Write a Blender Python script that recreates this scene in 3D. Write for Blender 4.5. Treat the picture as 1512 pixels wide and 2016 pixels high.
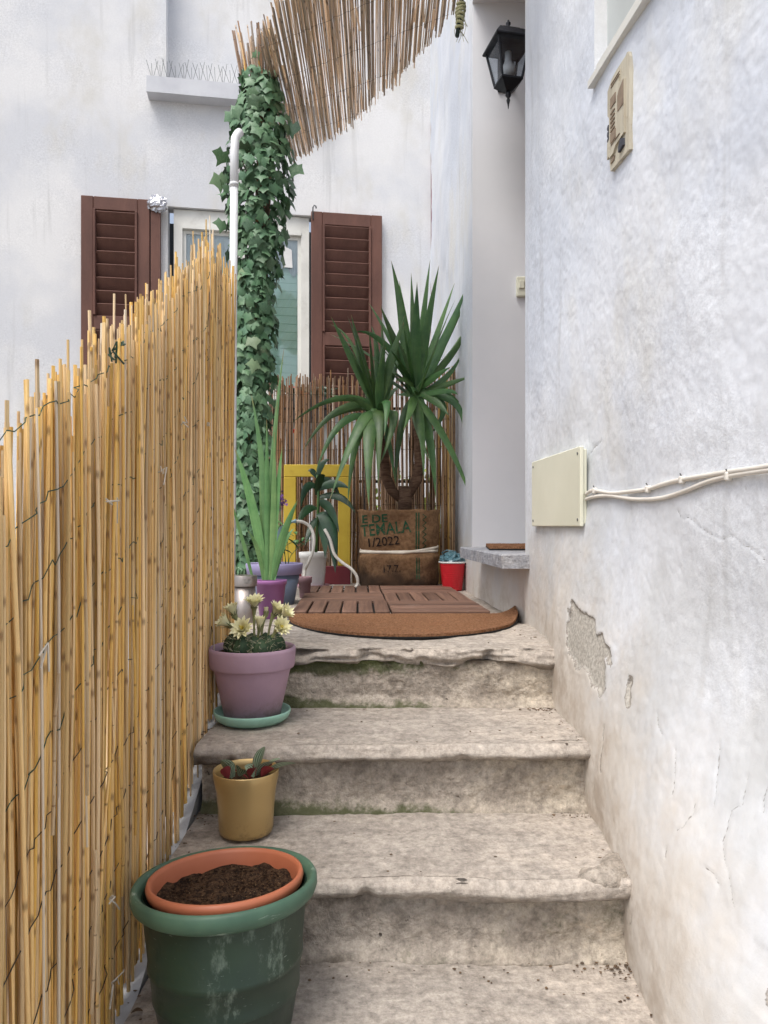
import bpy, math, random
import numpy as np
from mathutils import Vector, Matrix, noise as mnoise
random.seed(7); np.random.seed(7)
for o in list(bpy.data.objects): bpy.data.objects.remove(o)
SC = bpy.context.scene
COL = SC.collection

# ------------------------------------------------------------------ camera
FPX, CX, HY = 1450.0, 756.0, 1034.0          # focal length and horizon in photo pixels
CAMZ = 0.31                                   # eye height above the landing
cd = bpy.data.cameras.new('camera'); cam = bpy.data.objects.new('camera', cd); COL.objects.link(cam)
cam.location = (0, 0, CAMZ); cam.rotation_euler = (math.radians(90), 0, 0)
cd.sensor_fit = 'HORIZONTAL'; cd.sensor_width = 36.0; cd.lens = 36.0 * FPX / 1512.0
cd.shift_y = (HY - 1008.0) / 1512.0
cd.clip_start = 0.02; cd.clip_end = 500
SC.camera = cam
SC.render.resolution_x, SC.render.resolution_y = 768, 1024

# ------------------------------------------------------------------ light
SUN_EL, SUN_AZ = math.radians(62), math.radians(215)      # azimuth clockwise from +Y: behind and to the left
w = bpy.data.worlds.new('World'); SC.world = w; w.use_nodes = True
nt = w.node_tree; nt.nodes.clear()
sky = nt.nodes.new('ShaderNodeTexSky'); sky.sky_type = 'NISHITA'; sky.sun_disc = False
sky.sun_elevation = SUN_EL; sky.sun_rotation = SUN_AZ
sky.air_density = 1.0; sky.dust_density = 4.0; sky.ozone_density = 1.0
hsv = nt.nodes.new('ShaderNodeHueSaturation'); hsv.inputs['Saturation'].default_value = 0.66
bg = nt.nodes.new('ShaderNodeBackground'); bg.inputs['Strength'].default_value = 0.13
wo = nt.nodes.new('ShaderNodeOutputWorld')
nt.links.new(sky.outputs[0], hsv.inputs['Color']); nt.links.new(hsv.outputs[0], bg.inputs['Color'])
nt.links.new(bg.outputs[0], wo.inputs['Surface'])
sl = bpy.data.lights.new('sun', 'SUN'); sl.energy = 1.3; sl.angle = math.radians(28); sl.color = (1.0, 0.98, 0.94)
so = bpy.data.objects.new('sun', sl); COL.objects.link(so); so.location = (-3, -4, 8)
sd = Vector((math.sin(SUN_AZ)*math.cos(SUN_EL), math.cos(SUN_AZ)*math.cos(SUN_EL), math.sin(SUN_EL)))
so.rotation_euler = sd.to_track_quat('Z', 'Y').to_euler()
SC.view_settings.view_transform = 'Standard'; SC.view_settings.look = 'None'
SC.view_settings.gamma = 1.0; SC.view_settings.exposure = 0.77
SC.view_settings.use_curve_mapping = False
SC.render.engine = 'CYCLES'
SC.cycles.max_bounces = 5; SC.cycles.transparent_max_bounces = 12

# ------------------------------------------------------------------ pixel -> place
def P(px, py, d): return Vector(((px-CX)/FPX*d, d, CAMZ-(py-HY)/FPX*d))
def FL(px, py, z):
    d = FPX*(CAMZ-z)/(py-HY); return P(px, py, d)

# ------------------------------------------------------------------ noise (numpy)
def _h(i, j, k):
    n = (i.astype(np.int64)*374761393 + j.astype(np.int64)*668265263 + k.astype(np.int64)*2147483647) & 0xffffffff
    n = ((n ^ (n >> 13))*1274126177) & 0xffffffff
    n = (n ^ (n >> 16)) & 0xffff
    return n/65535.0*2-1
def vnoise(p):
    f = np.floor(p); t = p-f; t = t*t*(3-2*t); i = f.astype(np.int64)
    r = 0
    for a in (0, 1):
        for b in (0, 1):
            for c in (0, 1):
                wt = (t[:,0] if a else 1-t[:,0])*(t[:,1] if b else 1-t[:,1])*(t[:,2] if c else 1-t[:,2])
                r = r + wt*_h(i[:,0]+a, i[:,1]+b, i[:,2]+c)
    return r
def fbm(p, o=4):
    r = 0; a = 1; q = np.array(p, float)
    for k in range(o):
        r = r + a*vnoise(q + 17.3*k); a *= .5; q = q*2.03
    return r

# ------------------------------------------------------------------ objects
WORLD = {}
def setp(o, label=None, cat=None, group=None, kind=None):
    if label: o['label'] = label
    if cat: o['category'] = cat
    if group: o['group'] = group
    if kind: o['kind'] = kind
    return o
def thing(name, loc, label, cat, group=None):
    o = bpy.data.objects.new(name, None); COL.objects.link(o); o.location = loc
    o.empty_display_size = .05; WORLD[o] = Vector(loc)
    return setp(o, label, cat, group)
def mesh_obj(name, me, loc, parent=None):
    o = bpy.data.objects.new(name, me); COL.objects.link(o); loc = Vector(loc); WORLD[o] = loc
    if parent is not None: o.parent = parent; o.location = loc-WORLD[parent]
    else: o.location = loc
    return o
def inst(name, me, M4, parent):
    o = bpy.data.objects.new(name, me); COL.objects.link(o); o.parent = parent
    o.matrix_basis = Matrix.Translation(-WORLD[parent]) @ M4
    WORLD[o] = M4.translation.copy()
    return o
class MB:
    def __init__(s): s.v = []; s.f = []; s.at = []
    def add(s, vs, fs):
        b = len(s.v); s.v += [tuple(x) for x in vs]; s.f += [tuple(i+b for i in f) for f in fs]; return s
    def box(s, x0, x1, y0, y1, z0, z1):
        return s.add([(x0,y0,z0),(x1,y0,z0),(x1,y1,z0),(x0,y1,z0),(x0,y0,z1),(x1,y0,z1),(x1,y1,z1),(x0,y1,z1)],
                     [(0,3,2,1),(4,5,6,7),(0,1,5,4),(1,2,6,5),(2,3,7,6),(3,0,4,7)])
    def hexa(s, b, t):          # bottom quad, top quad (same winding)
        return s.add(list(b)+list(t), [(3,2,1,0),(4,5,6,7),(0,1,5,4),(1,2,6,5),(2,3,7,6),(3,0,4,7)])
    def obox(s, c, ux, uy, uz):  # oriented box: centre, half vectors
        c=Vector(c); ux=Vector(ux); uy=Vector(uy); uz=Vector(uz)
        q=[c-ux-uy-uz,c+ux-uy-uz,c+ux+uy-uz,c-ux+uy-uz]
        return s.hexa(q,[p+2*uz for p in q])
    def bbox(s, c, ux, uy, uz, b=.003):   # oriented box with chamfered edges
        c=Vector(c); H=[Vector(ux),Vector(uy),Vector(uz)]; L=[h.length for h in H]; D=[h/l for h,l in zip(H,L)]
        b=min(b,min(L)*.45); vs=[]; idx={}
        for sx in (-1,1):
            for sy in (-1,1):
                for sz in (-1,1):
                    sg=(sx,sy,sz)
                    for k in range(3):
                        p=c.copy()
                        for a in range(3): p=p+D[a]*sg[a]*(L[a] if a==k else L[a]-b)
                        idx[sg+(k,)]=len(vs); vs.append(p)
        fs=[]
        for k in range(3):
            i,j=[(1,2),(0,2),(0,1)][k]
            for sg in (-1,1):
                q=[]
                for a,bb in ((-1,-1),(1,-1),(1,1),(-1,1)):
                    g=[0,0,0]; g[k]=sg; g[i]=a; g[j]=bb; q.append(idx[tuple(g)+(k,)])
                fs.append(q)
        for i in range(3):
            for j in range(i+1,3):
                k=3-i-j
                for a in (-1,1):
                    for bb in (-1,1):
                        g0=[0,0,0]; g0[i]=a; g0[j]=bb; g1=list(g0); g0[k]=-1; g1[k]=1
                        fs.append([idx[tuple(g0)+(i,)],idx[tuple(g1)+(i,)],idx[tuple(g1)+(j,)],idx[tuple(g0)+(j,)]])
        for sx in (-1,1):
            for sy in (-1,1):
                for sz in (-1,1):
                    fs.append([idx[(sx,sy,sz,0)],idx[(sx,sy,sz,1)],idx[(sx,sy,sz,2)]])
        # orient outward
        out=[]
        for f in fs:
            p=[Vector(vs[i]) for i in f]; n=(p[1]-p[0]).cross(p[2]-p[0]); m=sum(p,Vector())/len(p)
            out.append(f if n.dot(m-c)>0 else f[::-1])
        return s.add(vs,out)
    def tube(s, path, rad, n=8, cap=True, flat=None):
        path=[Vector(p) for p in path]; m=len(path)
        if not hasattr(rad,'__len__'): rad=[rad]*m
        vs=[]; up=None
        for i,p in enumerate(path):
            t=(path[min(i+1,m-1)]-path[max(i-1,0)]).normalized()
            if up is None:
                a=Vector((0,0,1)) if abs(t.z)<.9 else Vector((1,0,0)); up=(a-t*a.dot(t)).normalized()
            else:
                up=(up-t*up.dot(t)); up=up.normalized() if up.length>1e-6 else Vector((1,0,0))
            sd_=t.cross(up)
            for k in range(n):
                a=2*math.pi*k/n; vs.append(p+(up*math.cos(a)*(flat or 1)+sd_*math.sin(a))*rad[i])
        fs=[(i*n+k,i*n+(k+1)%n,(i+1)*n+(k+1)%n,(i+1)*n+k) for i in range(m-1) for k in range(n)]
        if cap: fs+= [tuple(range(n))[::-1], tuple((m-1)*n+k for k in range(n))]
        return s.add(vs,fs)
    def lathe(s, c, prof, n=40, capb=True, capt=False, wob=0, tilt=None):
        c=Vector(c); vs=[]
        for j,(r,z) in enumerate(prof):
            for k in range(n):
                a=2*math.pi*k/n; rr=r*(1+wob*mnoise.noise(Vector((math.cos(a)*2,math.sin(a)*2,z*9))))
                v=Vector((rr*math.cos(a),rr*math.sin(a),z))
                if tilt is not None: v=tilt@v
                vs.append(c+v)
        m=len(prof)
        fs=[(j*n+k,j*n+(k+1)%n,(j+1)*n+(k+1)%n,(j+1)*n+k) for j in range(m-1) for k in range(n)]
        if capb: fs.append(tuple(range(n))[::-1])
        if capt: fs.append(tuple((m-1)*n+k for k in range(n)))
        return s.add(vs,fs)
    def blob(s, c, r, n=8, m=6, jit=.0, sc=(1,1,1)):
        c=Vector(c); vs=[c+Vector((0,0,-r*sc[2]))]
        for j in range(1,m):
            ph=-math.pi/2+math.pi*j/m
            for k in range(n):
                a=2*math.pi*k/n; q=r*(1+jit*random.uniform(-1,1))
                vs.append(c+Vector((q*math.cos(ph)*math.cos(a)*sc[0],q*math.cos(ph)*math.sin(a)*sc[1],q*math.sin(ph)*sc[2])))
        vs.append(c+Vector((0,0,r*sc[2]))); L=len(vs)-1
        fs=[(0,1+(k+1)%n,1+k) for k in range(n)]
        for j in range(m-2):
            for k in range(n): a=1+j*n+k; b=1+j*n+(k+1)%n; fs.append((a,b,b+n,a+n))
        fs+=[(L,1+(m-2)*n+k,1+(m-2)*n+(k+1)%n) for k in range(n)]
        return s.add(vs,fs)
    def mesh(s, name, origin=(0,0,0), smooth=False):
        me=bpy.data.meshes.new(name); o=Vector(origin)
        me.from_pydata([tuple(Vector(v)-o) for v in s.v],[],s.f)
        if smooth: me.polygons.foreach_set('use_smooth',[True]*len(me.polygons))
        me.update(); return me
    def build(s, name, mat, parent=None, smooth=False, origin=None):
        if origin is None:
            a=np.array(s.v); lo=a.min(0); hi=a.max(0); origin=((lo[0]+hi[0])/2,(lo[1]+hi[1])/2,lo[2])
        me=s.mesh(name,origin,smooth); me.materials.append(mat)
        if s.at and len(s.at)==len(s.v):
            for i_,nm in enumerate(('along','across')):
                a_=me.attributes.new(nm,'FLOAT','POINT'); a_.data.foreach_set('value',[x[i_] for x in s.at])
        return mesh_obj(name,me,origin,parent)
def autosmooth(o, ang=35):
    me=o.data
    me.polygons.foreach_set('use_smooth',[True]*len(me.polygons))
    try: me.set_sharp_from_angle(angle=math.radians(ang))
    except Exception: pass
    return o
def gridmesh(name, V, nu, nv, mat, parent=None, attrs=None, keep=None, smooth=True, flip=False):
    """V: (nu*nv,3) world verts, index i*nv+j"""
    i,j=np.meshgrid(np.arange(nu-1),np.arange(nv-1),indexing='ij'); i=i.ravel(); j=j.ravel()
    q=np.stack([i*nv+j,(i+1)*nv+j,(i+1)*nv+j+1,i*nv+j+1],1)
    if flip: q=q[:,::-1]
    if keep is not None: q=q[keep(i,j)]
    lo=V.min(0); hi=V.max(0); org=np.array([(lo[0]+hi[0])/2,(lo[1]+hi[1])/2,lo[2]])
    me=bpy.data.meshes.new(name); n=len(q)
    me.vertices.add(len(V)); me.vertices.foreach_set('co',(V-org).astype(np.float32).ravel())
    me.loops.add(n*4); me.loops.foreach_set('vertex_index',q.astype(np.int32).ravel())
    me.polygons.add(n); me.polygons.foreach_set('loop_start',np.arange(0,n*4,4,dtype=np.int32))
    if smooth: me.polygons.foreach_set('use_smooth',np.ones(n,dtype=bool))
    for k,a in (attrs or {}).items():
        at=me.attributes.new(k,'FLOAT','POINT'); at.data.foreach_set('value',a.astype(np.float32))
    me.update(calc_edges=True); me.validate(); me.materials.append(mat)
    return mesh_obj(name,me,org,parent)

# ------------------------------------------------------------------ materials
def lin(c):
    r=[]
    for x in c:
        x=x/255.0; r.append(x/12.92 if x<=.04045 else ((x+.055)/1.055)**2.4)
    return tuple(r)+(1,)
class NT:
    def __init__(s,name):
        s.m=bpy.data.materials.new(name); s.m.use_nodes=True; s.t=s.m.node_tree; s.t.nodes.clear()
        s.out=s.n('ShaderNodeOutputMaterial'); s.b=s.n('ShaderNodeBsdfPrincipled'); s.l(s.b.outputs[0],s.out.inputs[0])
        s.tc=s.n('ShaderNodeTexCoord')
    def n(s,t,**k):
        x=s.t.nodes.new(t)
        for a,b in k.items(): setattr(x,a,b)
        return x
    def l(s,a,b): s.t.links.new(a,b)
    def put(s,sock,v):
        if hasattr(v,'is_output') or isinstance(v,bpy.types.NodeSocket): s.l(v,sock)
        else: sock.default_value=v
    def math(s,op,a,b=0.0,c=None,clamp=False):
        x=s.n('ShaderNodeMath',operation=op); x.use_clamp=clamp; s.put(x.inputs[0],a); s.put(x.inputs[1],b)
        if c is not None: s.put(x.inputs[2],c)
        return x.outputs[0]
    def noise(s,scale=5,detail=4,rough=.55,stretch=(1,1,1),off=(0,0,0),dist=0,vec=None):
        mp=s.n('ShaderNodeMapping'); mp.inputs['Scale'].default_value=stretch; mp.inputs['Location'].default_value=off
        s.l(vec or s.tc.outputs['Object'],mp.inputs['Vector'])
        x=s.n('ShaderNodeTexNoise'); x.inputs['Scale'].default_value=scale; x.inputs['Detail'].default_value=detail
        x.inputs['Roughness'].default_value=rough; x.inputs['Distortion'].default_value=dist
        s.l(mp.outputs[0],x.inputs['Vector']); return x.outputs[0]
    def vor(s,scale=20,stretch=(1,1,1),feature='F1'):
        mp=s.n('ShaderNodeMapping'); mp.inputs['Scale'].default_value=stretch; s.l(s.tc.outputs['Object'],mp.inputs['Vector'])
        x=s.n('ShaderNodeTexVoronoi',feature=feature); x.inputs['Scale'].default_value=scale
        s.l(mp.outputs[0],x.inputs['Vector']); return x.outputs['Distance']
    def rng(s,v,a,b,c=0.0,d=1.0,smooth=True):
        x=s.n('ShaderNodeMapRange'); x.interpolation_type='SMOOTHSTEP' if smooth else 'LINEAR'
        s.put(x.inputs[0],v); x.inputs[1].default_value=a; x.inputs[2].default_value=b; x.inputs[3].default_value=c; x.inputs[4].default_value=d
        return x.outputs[0]
    def mix(s,f,a,b,mode='MIX'):
        x=s.n('ShaderNodeMix',data_type='RGBA',blend_type=mode); s.put(x.inputs[0],f); s.put(x.inputs[6],a); s.put(x.inputs[7],b); return x.outputs[2]
    def attr(s,name): x=s.n('ShaderNodeAttribute',attribute_name=name); return x.outputs['Fac']
    def rnd(s): return s.n('ShaderNodeObjectInfo').outputs['Random']
    def bump(s,h,strength=.3,dist=.01,prev=None):
        x=s.n('ShaderNodeBump'); x.inputs['Strength'].default_value=strength; x.inputs['Distance'].default_value=dist
        s.put(x.inputs['Height'],h)
        if prev is not None: s.l(prev,x.inputs['Normal'])
        return x.outputs[0]
    def fin(s,col,rough=.8,nor=None,metal=0,spec=.35):
        s.put(s.b.inputs['Base Color'],col); s.put(s.b.inputs['Roughness'],rough); s.b.inputs['Metallic'].default_value=metal
        s.b.inputs['Specular IOR Level'].default_value=spec
        if nor is not None: s.l(nor,s.b.inputs['Normal'])
        return s.m
def simple(name,c1,c2=None,scale=8,rough=.7,bump=.15,bscale=60,bdist=.003,stretch=(1,1,1),metal=0,spec=.35,rvar=.0,dirt=None,dscale=12):
    t=NT(name); c2=c2 or tuple(x*.85 for x in c1)
    f=t.rng(t.noise(scale,5,.6,stretch),.3,.7)
    col=t.mix(f,lin(c1),lin(c2))
    if rvar:
        v=t.rng(t.rnd(),0,1,1-rvar,1+rvar,False); h=t.n('ShaderNodeHueSaturation'); t.l(v,h.inputs['Value']); t.l(col,h.inputs['Color']); col=h.outputs[0]
    if dirt: col=t.mix(t.rng(t.noise(dscale,8,.7,off=(3,1,7)),.52,.72,0,.7),col,lin(dirt))
    nr=t.bump(t.noise(bscale,4,.6,stretch),bump,bdist) if bump else None
    r=t.rng(t.noise(scale*2,4,.6,off=(5,5,5)),.3,.7,rough-.08,min(rough+.08,1))
    return t.fin(col,r,nr,metal,spec)

def m_reed(name,light,mid,dark,nodec,dens=5.0,transl=0.0):
    t=NT(name); r=t.math('FRACT',t.math('ADD',t.rnd(),t.attr('rv'))); sep=t.n('ShaderNodeSeparateXYZ'); t.l(t.tc.outputs['Object'],sep.inputs[0])
    z=sep.outputs['Z']
    comb=t.n('ShaderNodeCombineXYZ'); t.l(t.math('MULTIPLY',r,37.0),comb.inputs[0]); t.l(t.math('MULTIPLY',r,91.0),comb.inputs[1]); t.l(z,comb.inputs[2])
    a=t.n('ShaderNodeVectorMath',operation='ADD'); t.l(comb.outputs[0],a.inputs[0]); t.l(t.tc.outputs['Object'],a.inputs[1])
    n1=t.noise(1.0,5,.6,(60,60,3.5),vec=a.outputs[0]); n2=t.noise(1.0,4,.6,(3,3,9),off=(4,4,4),vec=a.outputs[0])
    col=t.mix(t.rng(n1,.3,.7),lin(light),lin(mid)); col=t.mix(t.rng(n2,.5,.75,0,.75),col,lin(dark))
    v=t.rng(t.math('FRACT',t.math('MULTIPLY',r,13.7)),0,1,.62,1.18,False)
    h=t.n('ShaderNodeHueSaturation'); t.l(v,h.inputs['Value']); t.l(t.rng(t.math('FRACT',t.math('MULTIPLY',r,7.3)),0,1,.7,1.1,False),h.inputs['Saturation']); t.l(col,h.inputs['Color']); col=h.outputs[0]
    fr=t.math('FRACT',t.math('ADD',t.math('MULTIPLY',z,dens),t.math('MULTIPLY',r,11.3)))
    d=t.math('ABSOLUTE',t.math('SUBTRACT',fr,.5))
    wob=t.noise(1,3,.6,(220,220,60),vec=a.outputs[0])
    nm=t.rng(t.math('ADD',d,t.math('MULTIPLY',t.math('SUBTRACT',wob,.5),.07)),.004,.030,1,0)
    col=t.mix(t.math('MULTIPLY',nm,.62),col,lin(nodec))
    pale=t.rng(t.math('FRACT',t.math('MULTIPLY',r,31.7)),.93,.94); col=t.mix(t.math('MULTIPLY',pale,.7),col,lin((228,218,202)))
    nr=t.bump(t.noise(1,4,.6,(300,300,8),vec=a.outputs[0]),.35,.002)
    t.fin(col,.48,nr,0,.4)
    if transl:
        tl=t.n('ShaderNodeBsdfTranslucent'); t.l(col,tl.inputs['Color']); mx=t.n('ShaderNodeMixShader'); mx.inputs[0].default_value=transl; t.l(t.b.outputs[0],mx.inputs[1]); t.l(tl.outputs[0],mx.inputs[2]); t.l(mx.outputs[0],t.out.inputs[0])
    return t.m

MAT={}
MAT['reed']=m_reed('golden_reed',(244,208,138),(230,182,102),(200,146,72),(112,72,40),3.6)
MAT['reed_old']=m_reed('weathered_reed',(178,138,98),(142,106,74),(94,68,48),(52,36,26),4.0)
MAT['reed_grey']=m_reed('grey_reed',(244,228,206),(228,206,182),(184,160,136),(110,86,70),3.0,.5)
MAT['wire']=simple('green_wire',(58,84,66),(40,60,50),40,.6,0)
MAT['dark_wire']=simple('dark_wire',(70,58,44),(50,42,34),40,.6,0)
MAT['ivy']=None
# ================================================================== setting: walls
def m_wall(name,white,cool,warm,fine=1.0):
    t=NT(name)
    big=t.rng(t.noise(1.3,4,.6),.38,.62); col=t.mix(big,lin(white),lin(cool))
    col=t.mix(t.rng(t.noise(2.4,4,.65,(1,1,.55),(9,2,4)),.5,.72,0,.75),col,lin(warm))
    sp=t.rng(t.noise(46,3,.72,off=(2,7,1)),.64,.78,0,.3); reg=t.rng(t.noise(2.2,2,.6,off=(8,8,8)),.46,.62)
    col=t.mix(t.math('MULTIPLY',sp,reg),col,lin((128,128,124)))
    pit=t.rng(t.vor(26,(1,1,1)),.0,.075,1,0); pg=t.rng(t.noise(7,3,.5,off=(4,1,1)),.60,.66)
    pit=t.math('MULTIPLY',pit,pg); col=t.mix(t.math('MULTIPLY',pit,.7),col,lin((105,100,94)))
    gr=t.rng(t.noise(95,3,.75,off=(6,2,5)),.3,.7,-.5,.5,False); gk=t.math('ADD',t.math('MULTIPLY',gr,t.math('ADD',t.math('MULTIPLY',reg,.16),.07)),1.0); gh=t.n('ShaderNodeHueSaturation'); t.l(gk,gh.inputs['Value']); t.l(col,gh.inputs['Color']); col=gh.outputs[0]
    st=t.rng(t.noise(3,3,.6,(5,5,.35),(1,6,3)),.56,.76,0,.35); col=t.mix(st,col,lin((168,168,166)))
    return t,col,reg,pit
def wall_bump(t,reg,pit,k=1.0):
    h=t.math('MULTIPLY',t.noise(48,4,.65),.22); h=t.math('ADD',h,t.math('MULTIPLY',t.noise(230,2,.7),t.math('ADD',t.math('MULTIPLY',reg,.22),.05)))
    h=t.math('SUBTRACT',h,t.math('MULTIPLY',pit,.5))
    return t.bump(h,.5*k,.006)
t,col,reg,pit=m_wall('whitewashed_plaster',(225,229,235),(210,216,226),(218,218,214))
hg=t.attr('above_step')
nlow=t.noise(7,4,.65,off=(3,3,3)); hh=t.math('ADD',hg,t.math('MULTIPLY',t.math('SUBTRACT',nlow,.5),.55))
col=t.mix(t.math('MULTIPLY',t.rng(hh,.15,.95,.75,0),t.rng(t.noise(5,4,.65,(1,1,.6),(6,6,2)),.32,.6,.25,1)),col,lin((186,188,188)))  # weaker sky light low on the wall, painted in as patchy grey
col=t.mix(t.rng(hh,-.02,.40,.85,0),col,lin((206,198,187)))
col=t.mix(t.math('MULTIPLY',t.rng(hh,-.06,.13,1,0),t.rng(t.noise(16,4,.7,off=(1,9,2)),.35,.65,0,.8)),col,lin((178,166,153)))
pl=t.math('ADD',t.attr('peel'),t.math('MULTIPLY',t.math('SUBTRACT',t.noise(60,3,.7),.5),.018))
pm=t.rng(pl,-.0012,.0012); gn=t.mix(t.rng(t.noise(150,2,.7),.35,.65),lin((192,188,180)),lin((160,156,148)))
col=t.mix(pm,col,gn)
edge=t.rng(t.math('ABSOLUTE',pl),.0,.0022,.65,0); col=t.mix(edge,col,lin((120,112,104)))
ck=t.math('ADD',t.attr('crack'),t.math('MULTIPLY',t.math('SUBTRACT',t.noise(130,2,.7,off=(7,0,0)),.5),.003))
ckm=t.rng(ck,-.0002,.0012,.7,0); col=t.mix(ckm,col,lin((122,116,110)))
nr=wall_bump(t,reg,pit); nr=t.bump(t.math('SUBTRACT',t.math('MULTIPLY',pm,-1.0),ckm),.5,.002,nr)
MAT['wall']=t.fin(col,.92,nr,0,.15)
t,col,reg,pit=m_wall('white_plaster_plain',(220,222,226),(202,206,214),(214,212,206))
MAT['wall2']=t.fin(col,.92,wall_bump(t,reg,pit,.8),0,.15)
t,col,reg,pit=m_wall('old_plaster_far',(222,222,222),(206,208,212),(204,202,196))
MAT['wall_far']=t.fin(col,.92,wall_bump(t,reg,pit,.9),0,.15)
MAT['reveal']=simple('smooth_reveal_paint',(229,230,234),(222,224,228),2,.75,.12,40,.002)

# ---- plan of the right-hand house wall
def wall_x(Y,Z):
    Y=np.asarray(Y,float); Z=np.asarray(Z,float)
    up=np.where(Y<2.1,.641-.09*Y,.452-.0427*(Y-2.1))
    base=np.where(Y>2.2,up,np.interp(Y,[0,1.1,1.5,1.70,1.86,2.05,2.2],[.38,.405,.428,.426,.424,.447,.4477]))
    zs=np.where(Y>1.83,0,-.52*(1.83-Y)); t=np.clip((Z-zs+.06)/.62,0,1); t=t*t*(3-2*t)
    return base+(up-base)*t, Z-zs
def on_wall(px,py,off=0.0):     # pixel onto the near wall
    k=(px-CX)/FPX; Y=1.6
    for _ in range(40):
        Zc=CAMZ-(py-HY)/FPX*Y; x=float(wall_x(Y,Zc)[0])-off; Y=.5*Y+.5*x/k
    return Vector((float(wall_x(Y,CAMZ-(py-HY)/FPX*Y)[0])-off,Y,CAMZ-(py-HY)/FPX*Y))
Y_J0,Y_J1,Z_L,Z_S=2.31,3.33,2.67,.22
X_J0=float(wall_x(Y_J0,1)[0]); X_J1=float(wall_x(Y_J1,1)[0])
NY,NZ=1.707,1.325               # far edge and bottom edge of the upper window opening
house=thing('white_house',(.8,2.0,-1.3),'white plastered house with chipped whitewash, bare patch and a recessed doorway','house')

def segd(p,a,b):
    ab=b-a; t=np.clip(((p-a)@ab)/max(ab@ab,1e-9),0,1); return np.linalg.norm(p-(a+t[:,None]*ab),axis=1)
def polyd(p,poly):              # signed distance in pixels, + inside
    d=np.full(len(p),1e9); ins=np.zeros(len(p),bool); n=len(poly)
    for i in range(n):
        a=np.array(poly[i],float); b=np.array(poly[(i+1)%n],float); d=np.minimum(d,segd(p,a,b))
        c=((a[1]>p[:,1])!=(b[1]>p[:,1])); xx=(b[0]-a[0])*(p[:,1]-a[1])/(b[1]-a[1]+1e-12)+a[0]; ins^=(c&(p[:,0]<xx))
    return np.where(ins,d,-d)
PEEL=[[(1128,1184),(1122,1200),(1117,1245),(1120,1285),(1135,1320),(1150,1316),(1163,1338),(1178,1362),(1183,1374),(1192,1355),(1194,1330),(1193,1290),(1207,1310),(1200,1275),(1185,1250),(1174,1245),(1170,1220),(1158,1205),(1143,1203)],
      [(1492,1845),(1500,1915),(1503,1962),(1484,1975),(1480,2016),(1560,2016),(1560,1850)],
      [(1233,1340),(1238,1330),(1243,1350),(1240,1385),(1234,1392),(1231,1370)]]
CRACK=[[(1340,1005),(1344,1020),(1360,1022),(1380,1037),(1400,1050),(1425,1062),(1445,1058),(1470,1072),(1490,1090),(1505,1105)],
       [(1158,895),(1168,884),(1182,868)],[(1128,1184),(1122,1200),(1117,1245),(1118,1275)],
       [(1290,1400),(1292,1430),(1300,1447)],[(1326,1472),(1328,1500),(1325,1550),(1320,1566)],[(1330,1635),(1342,1628),(1360,1605),(1365,1580)],
       [(1310,1688),(1313,1668)],[(1411,1462),(1412,1480),(1405,1540),(1402,1590),(1398,1600)],
       [(1514,1530),(1496,1570),(1493,1600)],[(1466,1530),(1457,1586),(1437,1598),(1428,1630),(1418,1650),(1424,1685),(1434,1740),(1440,1790)],
       [(1190,1428),(1185,1470),(1183,1522)],[(1160,1985),(1150,1960)],[(1375,1700),(1400,1722),(1412,1745)],[(1238,1730),(1234,1770)],[(1228,1788),(1229,1798)],[(1242,1808),(1241,1820)]]
ys=np.concatenate([np.linspace(-.6,.95,24)[:-1],np.linspace(.95,NY,250),np.linspace(NY,Y_J0,170)[1:]])
zs=np.concatenate([np.linspace(-1.3,-.62,12)[:-1],np.linspace(-.62,NZ,560),np.linspace(NZ,1.75,70)[1:],np.linspace(1.75,4.4,40)[1:]])
YY,ZZ=np.meshgrid(ys,zs,indexing='ij'); Yf=YY.ravel(); Zf=ZZ.ravel()
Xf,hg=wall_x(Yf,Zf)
q=np.stack([Xf*0,Yf,Zf],1)
amp=np.clip((Y_J0-Yf)/.06,0,1)*np.clip(np.maximum(np.abs(Yf-NY)*(Zf<NZ+9),0)/.03+ (Zf<NZ-.02),0,1)
disp=.005*fbm(q*3.1,3)+.0011*fbm(q*17,3)+.0005*fbm(q*85,2)
pxs=np.where(Yf>.2,CX+Xf/np.maximum(Yf,.2)*FPX,-9e3); pys=np.where(Yf>.2,HY-(Zf-CAMZ)/np.maximum(Yf,.2)*FPX,-9e3)
pp=np.stack([pxs,pys],1)
jit=np.stack([fbm(q*38+3,3),fbm(q*38+31,3)],1)*4.0
peel=np.full(len(pp),-1.0)
for pg in PEEL: peel=np.maximum(peel,polyd(pp+jit,pg)*np.maximum(Yf,.2)/FPX)
crk=np.full(len(pp),1.0)
for c in CRACK:
    for a,b in zip(c[:-1],c[1:]): crk=np.minimum(crk,segd(pp+jit*.7,np.array(a,float),np.array(b,float))*np.maximum(Yf,.2)/FPX)
disp-= .004*np.clip(peel/.002,0,1)+.0012*np.clip(1-crk/.003,0,1)
disp+= .0012*np.clip(1-np.abs(peel+.006)/.006,0,1)*(vnoise(q*20)*.5+.5)
V=np.stack([Xf-disp*amp,Yf,Zf],1); nyv=len(zs); iN=int(np.argmin(np.abs(ys-NY))); jN=int(np.argmin(np.abs(zs-NZ)))
gridmesh('wall',V,len(ys),nyv,MAT['wall'],house,{'above_step':hg,'peel':peel,'crack':crk},keep=lambda i,j:~((i<iN)&(j>=jN)),flip=True)
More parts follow.
